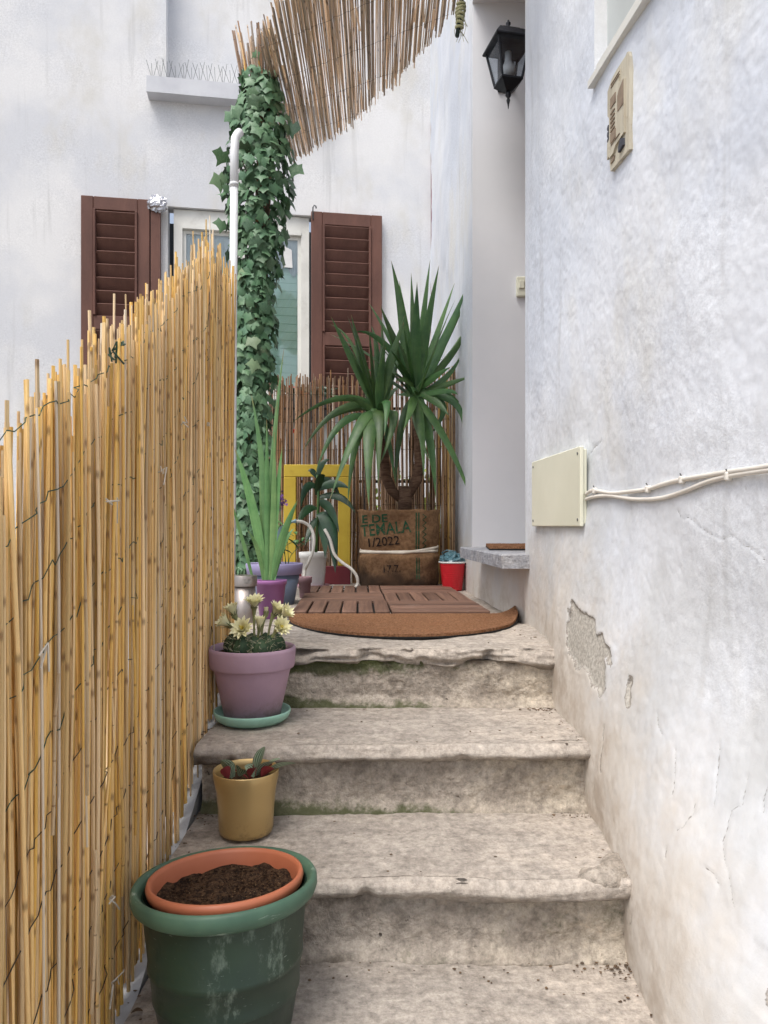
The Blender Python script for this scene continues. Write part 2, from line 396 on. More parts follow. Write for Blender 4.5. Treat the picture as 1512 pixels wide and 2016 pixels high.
# wall beyond the doorway and over it
def wall_patch(name,y0,y1,z0,z1,ny,nz,mat):
    YY,ZZ=np.meshgrid(np.linspace(y0,y1,ny),np.linspace(z0,z1,nz),indexing='ij'); Y=YY.ravel();Z=ZZ.ravel(); X=wall_x(Y,Z)[0]
    q=np.stack([X*0,Y,Z],1); e=np.clip(np.minimum(Y-y0,y1-Y)/.05,0,1)*np.clip((Z-z0)/.05,0,1) 
    X=X-(.006*fbm(q*3,3)+.002*fbm(q*18,3))*e
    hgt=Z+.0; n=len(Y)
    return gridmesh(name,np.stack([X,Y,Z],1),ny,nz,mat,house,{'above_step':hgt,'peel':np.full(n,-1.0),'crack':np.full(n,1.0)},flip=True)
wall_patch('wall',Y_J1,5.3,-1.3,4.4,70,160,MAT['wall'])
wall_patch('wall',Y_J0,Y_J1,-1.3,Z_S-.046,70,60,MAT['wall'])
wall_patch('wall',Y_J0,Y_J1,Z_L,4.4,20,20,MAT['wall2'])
XD=.80
b=MB(); b.add([(X_J1,Y_J1,Z_S-.05),(XD+.05,Y_J1,Z_S-.05),(XD+.05,Y_J1,Z_L),(X_J1,Y_J1,Z_L)],[(0,1,2,3)])
b.add([(X_J0,Y_J0,Z_S-.05),(XD+.05,Y_J0,Z_S-.05),(XD+.05,Y_J0,Z_L),(X_J0,Y_J0,Z_L)],[(3,2,1,0)])
b.add([(X_J0,Y_J0,Z_L),(XD+.05,Y_J0,Z_L),(XD+.05,Y_J1,Z_L),(X_J1,Y_J1,Z_L)],[(3,2,1,0)])
b.build('doorway_reveal',MAT['reveal'],house)
MAT['door']=simple('brown_door',(96,70,52),(80,56,42),3,.5,.2,30,.003,(1,1,.1))
MAT['brass']=simple('worn_brass',(150,120,70),None,20,.35,0,metal=1)
b=MB(); b.box(XD,XD+.045,Y_J0,Y_J1,Z_S,Z_L)
for z0,z1 in ((.35,1.1),(1.3,2.5)):
    for y0,y1 in ((Y_J0+.12,2.76),(2.88,Y_J1-.12)): b.box(XD-.012,XD+.002,y0,y1,z0,z1)
door=b.build('door',MAT['door'],house)
MB().tube([(XD-.001,2.42,1.2),(XD-.06,2.42,1.2),(XD-.06,2.54,1.2)],.011,8).build('door_handle',MAT['brass'],door,True)
# doorstep
def m_stone(name,a,b_,c,dark,layer=(6,40,40),bumpk=1.0):
    t=NT(name); n1=t.rng(t.noise(1.0,4,.65,layer),.36,.64); col=t.mix(t.math('MULTIPLY',n1,.55),lin(a),lin(b_))
    col=t.mix(t.rng(t.noise(4.2,5,.7,off=(5,1,2)),.42,.64,0,.85),col,lin(c))
    col=t.mix(t.rng(t.noise(8.5,5,.72,off=(1,4,8)),.50,.72,0,.5),col,lin(dark))
    sp=t.rng(t.noise(58,3,.8),.28,.72,.60,1.34,False); h=t.n('ShaderNodeHueSaturation'); t.l(sp,h.inputs['Value']); t.l(col,h.inputs['Color']); col=h.outputs[0]
    pit=t.rng(t.vor(42),.03,.16,1,0); pit=t.math('MULTIPLY',pit,t.rng(t.noise(9,2,.5,off=(3,3,6)),.52,.62)); col=t.mix(t.math('MULTIPLY',pit,.6),col,lin((84,77,70)))
    hgt=t.math('ADD',t.math('MULTIPLY',t.noise(1.0,3,.65,tuple(x*1.6 for x in layer)),.5),t.math('MULTIPLY',t.noise(75,4,.75),.5)); hgt=t.math('SUBTRACT',hgt,t.math('MULTIPLY',pit,.4))
    return t,col,t.bump(hgt,.7*bumpk,.010)
t,col,n=m_stone('grey_doorstep_stone',(160,162,168),(132,134,140),(170,168,168),(84,84,88),(20,20,60)); MAT['doorstep']=t.fin(col,.85,n,0,.2)
YS0,YS1=2.255,3.05
def slabx(Y): return .363-.06*(Y-2.25)
b=MB()
q=[(slabx(YS0),YS0),(float(wall_x(YS0,.2)[0])+.02,YS0),(XD,Y_J0+.002),(XD,Y_J1-.002),(float(wall_x(YS1,.2)[0])+.02,YS1+.02),(slabx(YS1),YS1)]
m=len(q); vs=[(x,y,Z_S-.043) for x,y in q]+[(x,y,Z_S-.004) for x,y in q]+[(x+(.004 if i in(0,5) else 0),y+(.004 if i==0 else -.004 if i==5 else 0),Z_S) for i,(x,y) in enumerate(q)]
fs=[tuple(range(m))[::-1],tuple(2*m+i for i in range(m))]+[(l*m+i,l*m+(i+1)%m,(l+1)*m+(i+1)%m,(l+1)*m+i) for l in (0,1) for i in range(m)]
b.add(vs,fs); b.build('doorstep_slab',MAT['doorstep'],house)
# upper window opening
MAT['pvc']=simple('white_window_frame',(226,226,220),(214,214,208),6,.5,.1,50,.002,dirt=(196,194,186),dscale=9)
MAT['pane_grey']=simple('frosted_grey_pane',(192,198,196),(184,190,190),3,.35,.05,20,.001,spec=.5)
def ux(Y): return .641-.09*Y
b=MB()
for (y0,y1,z0,z1) in ((NY,NY,NZ,4.4),):
    b.add([(ux(NY),NY,NZ),(ux(NY)+.09,NY,NZ),(ux(NY)+.09,NY,4.4),(ux(NY),NY,4.4)],[(0,1,2,3)])
b.add([(ux(NY),NY,NZ),(ux(-.6),-.6,NZ),(ux(-.6)+.09,-.6,NZ),(ux(NY)+.09,NY,NZ)],[(3,2,1,0)])
b.build('window_reveal',MAT['wall2'],house)
win=MB(); o_=.030
win.add([(ux(NY)+o_,NY,NZ),(ux(-.6)+o_,-.6,NZ),(ux(-.6)+o_,-.6,4.4),(ux(NY)+o_,NY,4.4)],[(0,1,2,3)])
wn=win.build('window',MAT['pane_grey'],house)
fb=MB()
def rail(z0,z1,o0,o1): 
    q=[(ux(NY-.001)+o0,NY-.001,z0),(ux(-.59)+o0,-.59,z0),(ux(-.59)+o1,-.59,z0),(ux(NY-.001)+o1,NY-.001,z0)]
    fb.hexa(q,[(x,y,z1) for x,y,z in q])
rail(NZ-.004,NZ+.012,-.016,.028); rail(NZ+.0135,NZ+.05,.004,.028); rail(NZ+.051,NZ+.06,.012,.029)
fb.build('window_sill',MAT['pvc'],wn)

# ---- the neighbour's house at the back
AL=math.atan(.16); CA,SA=math.cos(AL),math.sin(AL); YB=5.06
def bu(px):
    k=(px-CX)/FPX; Y=YB/(1-.16*k); return k*Y/CA
def bz(px,py):
    k=(px-CX)/FPX; Y=YB/(1-.16*k); return CAMZ-(py-HY)/FPX*Y
def bp(u,z,off=0.0): return Vector((u*CA+SA*off, YB+u*SA-CA*off, z))      # off: towards the camera
def bbx(mb,u0,u1,z0,z1,o0,o1):
    q=[bp(u0,z0,o1),bp(u1,z0,o1),bp(u1,z0,o0),bp(u0,z0,o0)]; mb.hexa(q,[p+Vector((0,0,z1-z0)) for p in q]); return mb
back=thing('neighbour_house',tuple(bp(-1.5,-1.3,-.1)),'pale plastered house behind the reed screens with brown shuttered window','house')
UC=.36
wu0,wu1,wz0,wz1=bu(330),bu(614),bz(470,783),bz(470,415)
ru0,ru1,rz0=bu(327),bu(615),bz(327,168)
b=MB()
def quad(u0,u1,z0,z1):
    b.add([bp(u0,z0),bp(u1,z0),bp(u1,z1),bp(u0,z1)],[(0,1,2,3)])
quad(-9,ru0,-1.3,6); quad(ru1,UC,-1.3,6)
lo=min(wu0,ru0); quad(ru0,wu0,-1.3,rz0) if wu0>ru0 else None
quad(max(ru0,wu0),ru1,wz1,rz0); quad(max(ru0,wu0),ru1,-1.3,wz0)
if wu1<ru1: quad(wu1,ru1,wz0,wz1)
RD=.11
def reveal(u0,u1,z0,z1,d):
    b.add([bp(u0,z0),bp(u0,z1),bp(u0,z1,-d),bp(u0,z0,-d)],[(0,1,2,3)]); b.add([bp(u1,z0),bp(u1,z1),bp(u1,z1,-d),bp(u1,z0,-d)],[(3,2,1,0)])
    b.add([bp(u0,z1),bp(u1,z1),bp(u1,z1,-d),bp(u0,z1,-d)],[(0,1,2,3)]); b.add([bp(u0,z0),bp(u1,z0),bp(u1,z0,-d),bp(u0,z0,-d)],[(3,2,1,0)])
reveal(wu0,wu1,wz0,wz1,RD); reveal(ru0,ru1,rz0,6,.13)
b.add([bp(ru0,rz0,-.13),bp(ru1,rz0,-.13),bp(ru1,6,-.13),bp(ru0,6,-.13)],[(0,1,2,3)])
b.build('wall',MAT['wall_far'],back)
MAT['sillc']=simple('painted_sill',(206,208,212),(190,192,198),5,.85,.3,40,.004)
s=MB(); bbx(s,bu(293),bu(642),bz(293,197),bz(293,166),-.1,.10); s.build('window_sill',MAT['sillc'],back)
MAT['metal']=simple('dull_metal',(120,122,124),(96,98,100),30,.45,0,metal=.8)
spk=thing('bird_spikes',tuple(bp(bu(400),bz(293,166),.05)),'row of thin bird deterrent spikes along the high window sill','bird spikes')
b=MB(); zt=bz(293,166)+.002; bbx(b,bu(300),bu(600),zt,zt+.006,.02,.06); b.build('base_strip',MAT['metal'],spk)
b=MB(); u=bu(302)
while u<bu(595):
    for dx,dy in ((-.045,.02),(.04,.03),(-.01,-.02)): b.tube([bp(u,zt+.004,.04),bp(u+dx*random.uniform(.6,1.2),zt+.135*random.uniform(.85,1.1),.04+dy)],.0013,4)
    u+=.05
b.build('spikes',MAT['metal'],spk)
# window of the neighbour
wd=bpy.data.objects.new('window',None); COL.objects.link(wd); wd.parent=back; WORLD[wd]=bp((wu0+wu1)/2,wz0,-.06); wd.location=WORLD[wd]-WORLD[back]
f0,f1=bu(341),bu(609)
fw=.055
b=MB(); ft=wz1-.005
bbx(b,f0,f0+fw,wz0,ft,-.10,-.03); bbx(b,f1-fw,f1,wz0,ft,-.10,-.03); bbx(b,f0+fw,f1-fw,ft-.10,ft,-.10,-.028); bbx(b,f0+fw,f1-fw,wz0,wz0+.06,-.10,-.03)
bbx(b,f0+fw,f1-fw,ft-.125,ft-.102,-.09,-.02)
um=(f0+f1)/2; bbx(b,um-.05,um+.05,wz0+.06,ft-.127,-.09,-.035)
b.build('window_frame',MAT['pvc'],wd)
b=MB()
for s0,s1 in ((f0+fw,um-.05),(um+.05,f1-fw)):
    z0,z1=wz0+.06,ft-.127
    bbx(b,s0,s0+.022,z0,z1,-.085,-.05); bbx(b,s1-.022,s1,z0,z1,-.085,-.05); bbx(b,s0+.022,s1-.022,z1-.022,z1,-.085,-.05); bbx(b,s0+.022,s1-.022,z0,z0+.03,-.085,-.05)
b.build('sash',MAT['pvc'],wd)
t=NT('window_glass'); t.t.nodes.remove(t.b)
gl=t.n('ShaderNodeBsdfGlossy'); gl.inputs['Roughness'].default_value=.03; gl.inputs['Color'].default_value=(.9,.95,.95,1)
tr=t.n('ShaderNodeBsdfTransparent'); tr.inputs['Color'].default_value=(.95,.98,.97,1); fr=t.n('ShaderNodeFresnel'); fr.inputs['IOR'].default_value=1.5
mx=t.n('ShaderNodeMixShader'); t.l(t.math('ADD',fr.outputs[0],.10),mx.inputs[0]); t.l(tr.outputs[0],mx.inputs[1]); t.l(gl.outputs[0],mx.inputs[2]); t.l(mx.outputs[0],t.out.inputs[0]); MAT['glass']=t.m
MAT['blind']=simple('pale_green_blind',(214,246,230),(202,238,220),4,.6,.05,30,.001)
MAT['curtain']=simple('net_curtain',(214,222,222),(190,200,204),8,.9,.1,60,.002)
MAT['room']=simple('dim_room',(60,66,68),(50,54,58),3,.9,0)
for s0,s1 in ((f0+fw+.022,um-.072),(um+.072,f1-fw-.022)):
    MB().add([bp(s0,wz0+.09,-.056),bp(s1,wz0+.09,-.056),bp(s1,ft-.149,-.056),bp(s0,ft-.149,-.056)],[(0,1,2,3)]).build('pane',MAT['glass'],wd)
    z=wz0+.08; me=None; uc=(s0+s1)/2; hw=(s1-s0)/2+.02
    while z<ft-.22:
        k=MB(); k.hexa([bp(uc-hw,z,-.090),bp(uc+hw,z,-.090),bp(uc+hw,z+.055,-.098),bp(uc-hw,z+.055,-.098)],[bp(uc-hw,z+.003,-.087),bp(uc+hw,z+.003,-.087),bp(uc+hw,z+.058,-.095),bp(uc-hw,z+.058,-.095)])
        k.build('blind_slat',MAT['blind'],wd); z+=.056
    n=40; vs=[]
    for i in range(n+1):
        u_=s0-.02+(s1-s0+.04)*i/n; o=-.074+.006*math.sin(i*1.9)+.003*math.sin(i*.7); z0_=ft-.36+.03*math.sin(i*.5)
        vs+= [bp(u_,z0_,o),bp(u_,ft-.15,o)]
    MB().add(vs,[(2*i,2*i+2,2*i+3,2*i+1) for i in range(n)]).build('curtain',MAT['curtain'],wd,True)
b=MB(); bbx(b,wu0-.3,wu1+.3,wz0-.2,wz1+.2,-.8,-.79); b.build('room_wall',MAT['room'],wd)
MAT['paper']=simple('white_paper',(228,228,226),(214,214,212),10,.8,0)
pu=bu(566); b=MB(); b.add([bp(pu-.03,bz(566,522),-.045),bp(pu+.035,bz(566,522),-.046),bp(pu+.03,bz(566,487),-.045),bp(pu-.022,bz(566,480),-.044)],[(0,1,2,3)]); b.build('paper_note',MAT['paper'],wd)
# shutters
t=NT('brown_shutter_paint'); c=t.mix(t.rng(t.noise(5,6,.65,(1,1,.3)),.3,.7),lin((112,78,67)),lin((90,62,54)))
c=t.mix(t.rng(t.noise(22,7,.75,(1,1,.35),(3,3,3)),.66,.74,0,.8),c,lin((166,140,128))); c=t.mix(t.rng(t.noise(9,5,.7,off=(8,1,1)),.55,.75,0,.5),c,lin((70,42,38)))
MAT['shut']=t.fin(c,.62,t.bump(t.noise(40,5,.7,(1,1,.15)),.35,.003),0,.3)
slat_proto={}
def shutter(pl,pr,ytop,zb,split,first_mid,extra=False,name='shutter'):
    u0,u1=bu(pl),bu(pr); z1=bz((pl+pr)/2,ytop); z0=zb; st=.075; o0,o1=.012,.052
    b=MB()
    def bar(a,c,z_0,z_1,p=0):
        c0=bp((a+c)/2,(z_0+z_1)/2,(o0+o1)/2+p/2); b.bbox(c0,Vector((CA,SA,0))*(c-a)/2,Vector((SA,-CA,0))*((o1-o0)/2+p/2),Vector((0,0,(z_1-z_0)/2)),.004)
    bar(u0,u0+st,z0,z1); bar(u1-st,u1,z0,z1); bar(u0+st,u1-st,z1-.085,z1-.0,-.002); bar(u0+st,u1-st,z0,z0+.09,-.002)
    bar(u0+st,u1-st,split-.045,split+.045,-.002)
    for a,c in ((z0+.09,split-.045),(split+.045,z1-.085)):      # bead round each louvre panel
        for uu in (u0+st+.008,u1-st-.008): bar(uu-.008,uu+.008,a,c,.012)
    sh=b.build(name,MAT['shut'],back)
    def slats(a,c):
        n=max(1,round((c-a)/.082)); h=(c-a)/n
        for i in range(n):
            z=a+h*(i+.5); L=(u1-u0)/2-st+.004; key=round(L,3)
            if key not in slat_proto:
                k=MB(); k.bbox((0,0,0),(L,0,0),(0,.021,-.036),(0,.005,.003),.002); me=k.mesh('slat'); me.materials.append(MAT['shut']); slat_proto[key]=me
            inst('slat',slat_proto[key],Matrix.Translation(bp((u0+u1)/2,z,.026))@Matrix.Rotation(AL+random.uniform(-.006,.006),4,'Z')@Matrix.Rotation(random.uniform(-.08,.05),4,'X'),sh)
    slats(z0+.09,split-.045); slats(split+.045,z1-.085)
    k=MB(); bbx(k,u0+st*.9,u1-st*.9,z0+.05,z1-.05,.002,.006); k.build('backing',MAT['shut'],sh)
    return sh
zb=bz(680,812)
shutter(612,750,426,zb,bz(680,672),0)
s1=shutter(163,297,395,zb,bz(230,640),0)
b=MB(); bbx(b,bu(299),bu(317),zb,bz(300,405),.0,.05); b.build('shutter_edge_leaf',MAT['shut'],back)
b=MB(); u=bu(615); z=bz(615,424)
b.tube([bp(u,z-.05,.055),bp(u,z+.03,.055),bp(u+.008,z+.045,.055),bp(u+.02,z+.04,.055),bp(u+.022,z+.025,.055)],.005,6); b.build('hook',MAT['metal'],back,True)
MAT['foil']=simple('aluminium_foil',(205,205,208),(170,170,176),30,.22,.8,45,.01,metal=1)
b=MB(); fc=bp(bu(311),bz(311,408),.045)
b.blob(fc,.062,16,11,.22,(1.1,.6,.85)); b.build('foil_wrap',MAT['foil'])
setp(bpy.data.objects['foil_wrap'],'crumpled silver foil wrapped over the corner of a brown shutter','foil')
# geranium box on that sill
MAT['dark_pot']=simple('dark_plastic',(48,46,46),None,10,.6,.1)
gb=thing('window_box',tuple(bp(bu(590),wz0-.14,.12)),'dark window box with red flowers below the shuttered window','planter')
b=MB(); bbx(b,bu(545),bu(648),wz0-.16,wz0-.01,.02,.18); b.build('box',MAT['dark_pot'],gb)
# ground, courtyard
MAT['ground']=simple('paving',(140,134,126),(118,112,104),2,.95,.4,30,.01,dirt=(90,84,78))
g=MB(); g.add([(-200,-200,-1.3),(200,-200,-1.3),(200,200,-1.3),(-200,200,-1.3)],[(0,1,2,3)]); setp(g.build('ground',MAT['ground'],None,False,(0,0,-1.3)),kind='structure')
# ================================================================== stairs
t,col,n=m_stone('worn_step_stone',(168,160,151),(142,134,126),(180,170,159),(116,108,100),(6,30,30))
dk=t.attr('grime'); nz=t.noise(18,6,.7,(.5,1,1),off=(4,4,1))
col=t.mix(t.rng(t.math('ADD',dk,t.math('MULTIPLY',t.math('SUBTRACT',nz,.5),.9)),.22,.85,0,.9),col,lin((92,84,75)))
MAT['tread']=t.fin(col,.9,n,0,.2)
t,col,n=m_stone('rough_riser_plaster',(170,161,150),(136,126,115),(198,187,170),(92,84,76),(9,9,12),1.5)
ms=t.attr('moss'); ng=t.noise(14,6,.72,off=(1,5,5))
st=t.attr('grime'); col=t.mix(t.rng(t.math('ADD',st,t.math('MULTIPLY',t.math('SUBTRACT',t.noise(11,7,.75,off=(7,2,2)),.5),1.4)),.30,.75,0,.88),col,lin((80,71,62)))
col=t.mix(t.rng(t.math('ADD',ms,t.math('MULTIPLY',t.math('SUBTRACT',ng,.5),1.6)),.16,.52,0,.85),col,lin((64,72,38)))
blk=t.rng(t.noise(48,5,.75,off=(9,9,1)),.62,.68); blk=t.math('MULTIPLY',blk,t.rng(t.noise(6,3,.5,off=(2,8,8)),.56,.64)); col=t.mix(t.math('MULTIPLY',blk,.8),col,lin((46,44,42)))
MAT['riser']=t.fin(col,.95,t.bump(t.noise(34,4,.7),.6,.012,n),0,.15)

Z4,Z3,Z2,Z1,Z0=0.0,-.145,-.29,-.435,-.58
stairs=thing('stone_stairs',(0,1.5,-1.3),'worn grey stone steps with mossy risers climbing to the landing','stairs')
XL,XR=-.388,.50
def slab(name,yf,yb,zt,th,rough,seed,nx=170,bull=.02,chip=0,tilt=0.0,xl=XL,flare=0):
    # profile from the back of the top, over the nosing, to the back of the underside
    prof=[]
    for i in range(46): prof.append((yb+(yf+bull-yb)*(i/45)**.8,zt,0))
    for i in range(1,17):
        a=math.pi*i/16; prof.append((yf+bull-bull*math.sin(a),zt-th/2+th/2*math.cos(a),1))
    for i in range(1,6): prof.append((yf+bull+.05*i/5,zt-th,2))
    prof=np.array(prof); m=len(prof); xs=np.linspace(xl,XR,nx)
    X=np.repeat(xs,m); Y=np.tile(prof[:,0],nx); Z=np.tile(prof[:,1],nx); k=np.tile(prof[:,2],nx)
    q=np.stack([X,Y,Z],1)+seed
    lay=fbm(q*np.array([6,20,75]),4); lay=np.where(fbm(q*4,2)>-.1,np.round(lay*3.0)/3.0*.7+lay*.3,lay); big=fbm(q*np.array([3.2,5,5]),3); fine=fbm(q*60,3)
    fr=(k>=1)
    wv=.010*fbm(np.stack([X*3.4+seed,X*0,X*0],1),3)
    Y=Y+np.where(fr|(Y<yf+.05),1,0)*wv
    nY=np.where(k==0,0,np.where(k==1,-1,0.0)); nZ=np.where(k==0,1,np.where(k==1,.0,-1))
    dd=np.where(fr,rough*(lay*.55+big*.7)+.0012*fine,(.0034*big+.0016*lay+.0008*fine))
    if chip:
        ch=np.clip(fbm(np.stack([X*9,X*0+seed,Z*14],1),3)-.05,0,1)
        dd=np.where(fr,dd-chip*ch,dd); Z=np.where(k>=1,Z+(zt-Z)/th*0-chip*.5*np.clip(fbm(np.stack([X*7,X*0+seed+4,X*0],1),3),-.6,1)*np.clip((zt-Z)/th,0,1),Z)
    cm=np.clip(fbm(np.stack([X*13+seed*3,X*0+seed,Z*9],1),3)-.42,0,1)*np.clip(1-np.abs(Y-yf)/.035,0,1)
    Y=Y+.05*cm; Z=Z-.018*cm*(k==0)
    wear=-.006*np.exp(-((X-.1)/.26)**2)*np.clip(1-(Y-yf)/.25,0,1)*(k==0)
    Vv=np.stack([X,Y+nY*dd,Z+nZ*dd+wear+tilt*(X-.05)+flare*np.clip(-.2-X,0,1)],1)
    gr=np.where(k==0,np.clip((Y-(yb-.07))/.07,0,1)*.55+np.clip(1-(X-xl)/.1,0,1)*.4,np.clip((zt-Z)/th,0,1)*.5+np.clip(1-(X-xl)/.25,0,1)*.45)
    return gridmesh(name,Vv,nx,m,MAT['tread'],stairs,{'grime':gr},flip=True)
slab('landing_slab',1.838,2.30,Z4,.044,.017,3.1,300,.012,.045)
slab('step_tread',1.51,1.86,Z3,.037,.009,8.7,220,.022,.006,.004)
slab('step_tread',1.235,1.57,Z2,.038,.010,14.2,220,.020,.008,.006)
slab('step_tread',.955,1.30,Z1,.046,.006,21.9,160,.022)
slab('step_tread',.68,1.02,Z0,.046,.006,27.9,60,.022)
def riser(y,z0,z1,seed,mossf,nx=200,nz=70):
    XX,ZZ=np.meshgrid(np.linspace(XL+.005,XR,nx),np.linspace(z0-.02,z1,nz),indexing='ij'); X=XX.ravel(); Z=ZZ.ravel()
    q=np.stack([X,X*0+seed,Z],1); d=.006*fbm(q*5,3)+.0042*fbm(q*22,3)+.0018*fbm(q*80,2)
    t_=(Z-z0)/(z1-z0); Y=y-d-.022*np.clip(1-t_/.28,0,1)**2
    mo,gr=mossf(X,t_)
    return gridmesh('riser',np.stack([X,Y,Z],1),nx,nz,MAT['riser'],stairs,{'moss':mo,'grime':gr})
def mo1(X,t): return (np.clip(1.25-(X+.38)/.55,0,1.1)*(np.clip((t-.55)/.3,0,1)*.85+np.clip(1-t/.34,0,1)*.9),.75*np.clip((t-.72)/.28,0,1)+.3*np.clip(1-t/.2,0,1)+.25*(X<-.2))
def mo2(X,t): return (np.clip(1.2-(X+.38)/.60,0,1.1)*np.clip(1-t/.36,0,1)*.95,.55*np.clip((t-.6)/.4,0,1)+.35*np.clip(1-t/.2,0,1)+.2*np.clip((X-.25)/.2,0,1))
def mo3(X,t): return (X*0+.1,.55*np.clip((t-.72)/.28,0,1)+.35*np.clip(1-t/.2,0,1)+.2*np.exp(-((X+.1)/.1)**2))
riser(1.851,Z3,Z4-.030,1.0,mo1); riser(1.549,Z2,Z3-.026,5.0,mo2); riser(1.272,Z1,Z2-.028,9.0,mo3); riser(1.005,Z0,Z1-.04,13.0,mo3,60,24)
# landing floor behind the front stone
def floor(x0,x1,y0,y1,z,seed,nx=70,ny=150):
    XX,YY=np.meshgrid(np.linspace(x0,x1,nx),np.linspace(y0,y1,ny),indexing='ij'); X=XX.ravel();Y=YY.ravel()
    q=np.stack([X,Y,X*0+seed],1); Zv=z+.0025*fbm(q*5,3)+.0008*fbm(q*50,2)
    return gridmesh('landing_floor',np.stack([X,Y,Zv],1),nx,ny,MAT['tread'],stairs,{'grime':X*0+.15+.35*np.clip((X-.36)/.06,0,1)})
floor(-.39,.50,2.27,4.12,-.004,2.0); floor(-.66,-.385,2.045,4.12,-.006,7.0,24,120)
b=MB(); b.box(-.655,XR,2.055,4.115,-1.3,-.03); b.box(XL+.01,XR,1.92,2.06,-1.3,-.06); b.box(XL+.01,XR,1.62,1.92,-1.3,-.20); b.box(XL+.01,XR,1.34,1.62,-1.3,-.35); b.box(XL+.01,XR,1.06,1.34,-1.3,-.49); b.box(XL+.01,XR,.1,1.06,-1.3,-.64)
b.build('masonry_core',MAT['riser'],stairs)
b=MB()
for (x,y_,z,r_,sc) in ((.375,1.262,Z2-.012,.042,(1.15,.62,.62)),(.41,1.30,Z2-.004,.035,(.8,1.0,.5))): b.blob((x,y_,z),r_,22,14,.0,sc)
b.v=[tuple(Vector(v)+Vector((mnoise.noise(Vector(v)*38),mnoise.noise(Vector(v)*38+Vector((9,9,9))),mnoise.noise(Vector(v)*55)))*.007) for v in b.v]
b.build('mortar_patch',MAT['riser'],stairs,True)
# sloping kerb on the left edge
MAT['kerb']=simple('grey_kerb_stone',(176,178,180),(154,156,158),6,.8,.3,60,.003,dirt=(130,126,122))
def zk(Y): return -.5*(1.83-Y)-.105
b=MB(); b.hexa([(-.54,.35,-1.3),(-.392,.35,-1.3),(-.392,2.04,-1.3),(-.54,2.04,-1.3)],[(-.54,.35,zk(.35)),(-.392,.35,zk(.35)),(-.392,2.04,min(zk(2.04),-.012)),(-.54,2.04,min(zk(2.04),-.012))])
setp(b.build('sloping_kerb',MAT['kerb']),'smooth grey sloping kerb under the golden reed fence','kerb')

# ================================================================== reeds
def reed_mesh(seed,n=6,bend=.006,rings=5,mat='reed'):
    rs=random.Random(seed); b=MB(); ph=rs.uniform(0,6.28); path=[]; rad=[]
    for i in range(rings):
        z=i/(rings-1); path.append((bend*math.sin(z*3.0)*math.cos(ph)+rs.uniform(-1,1)*bend*.25,bend*math.sin(z*3.0)*math.sin(ph)+rs.uniform(-1,1)*bend*.25,z)); rad.append((1.08-.22*z)*rs.uniform(.94,1.05))
    vs=[]
    for (x,y_,z),q in zip(path,rad):        # unit reed: the object scale gives radius and length
        for k in range(n): vs.append((x/.0035+q*math.cos(6.2832*k/n),y_/.0035+q*math.sin(6.2832*k/n),z))
    fs=[(i*n+k,i*n+(k+1)%n,(i+1)*n+(k+1)%n,(i+1)*n+k) for i in range(rings-1) for k in range(n)]
    fs+=[tuple(range(n))[::-1],tuple((rings-1)*n+k for k in range(n))]
    b.add(vs,fs); me=b.mesh('reed',(0,0,0),True); me.materials.append(MAT[mat])
    try: me.set_sharp_from_angle(angle=math.radians(70))
    except Exception: pass
    return me
RM={k:[reed_mesh(i,6,bd,5,k) for i in range(10)] for k,bd in (('reed',.006),('reed_old',.004),('reed_grey',.005))}
def put_reed(kind,base,tip,r,parent):
    base=Vector(base); tip=Vector(tip); d=tip-base
    R=d.to_track_quat('Z','Y').to_matrix().to_4x4()@Matrix.Rotation(random.uniform(0,6.28),4,'Z')
    M4=Matrix.Translation(base)@R@Matrix.Diagonal((r,r,d.length,1))
    return inst('reed',random.choice(RM[kind]),M4,parent)
FX=-.41
fence=thing('reed_fence',(FX,1.4,zk(1.4)),'golden reed fence tied with green wire, stepping up beside the stairs','fence')
TOP=[(.70,.28),(.825,.385),(.889,.453),(.95,.493),(1.064,.548),(1.12,.56),(1.132,.628),(1.257,.662),(1.29,.70),(1.40,.745),(1.464,.773),(1.536,.839),(1.637,.89),(1.751,.955),(1.80,1.02),(1.8125,1.055),(1.83,1.02),(1.884,.995),(2.075,1.012)]
FK=.41/.43; TY=[a*FK for a,_ in TOP]; TZ=[CAMZ+(c-CAMZ)*FK for _,c in TOP]
def ftop(Y): return float(np.interp(Y,TY,TZ))
rr=random.Random(3); y=.68; cnt=0; todo=[]
while y<1.98:
    r=rr.uniform(.0014,.0031); y+=r*1.55+(rr.uniform(.002,.006) if rr.random()<.05 else 0)
    lean=rr.gauss(0,.018)+(.022 if y<1.0 else .0)*rr.gauss(.3,1)
    if rr.random()<.07: lean+=rr.choice((-1,1))*rr.uniform(.03,.08)
    zt=ftop(y)+rr.gauss(-.006,.021)+(rr.uniform(-.10,-.03) if rr.random()<.10 else 0); zb_=zk(y)+.004+abs(rr.gauss(.0,.016)); x=FX+rr.gauss(0,.0055)
    todo.append(((x,y-lean*.4,zb_),(x+rr.gauss(0,.007),y+lean*.6,zt),r))
for k in range(300):     # a second, looser layer behind
    y=rr.uniform(.70,1.97); x=FX-rr.uniform(.010,.022); l=rr.gauss(0,.025)
    todo.append(((x,y-l*.4,zk(y)+.006),(x,y+l*.6,ftop(y)-abs(rr.gauss(.02,.06))),rr.uniform(.0018,.0034)))
for k in range(26):      # broken and split pieces over the face
    y=rr.uniform(.8,1.9); z=rr.uniform(zk(y)+.08,ftop(y)-.5); todo.append(((FX+.009,y,z),(FX+.010,y+rr.gauss(0,.022),z+rr.uniform(.15,.5)),rr.uniform(.0014,.0026)))
order=sorted(range(len(todo)),key=lambda i:todo[i][0][1]+(.9 if todo[i][0][0]<FX-.012 else 0))
jb=MB(); jr=[]
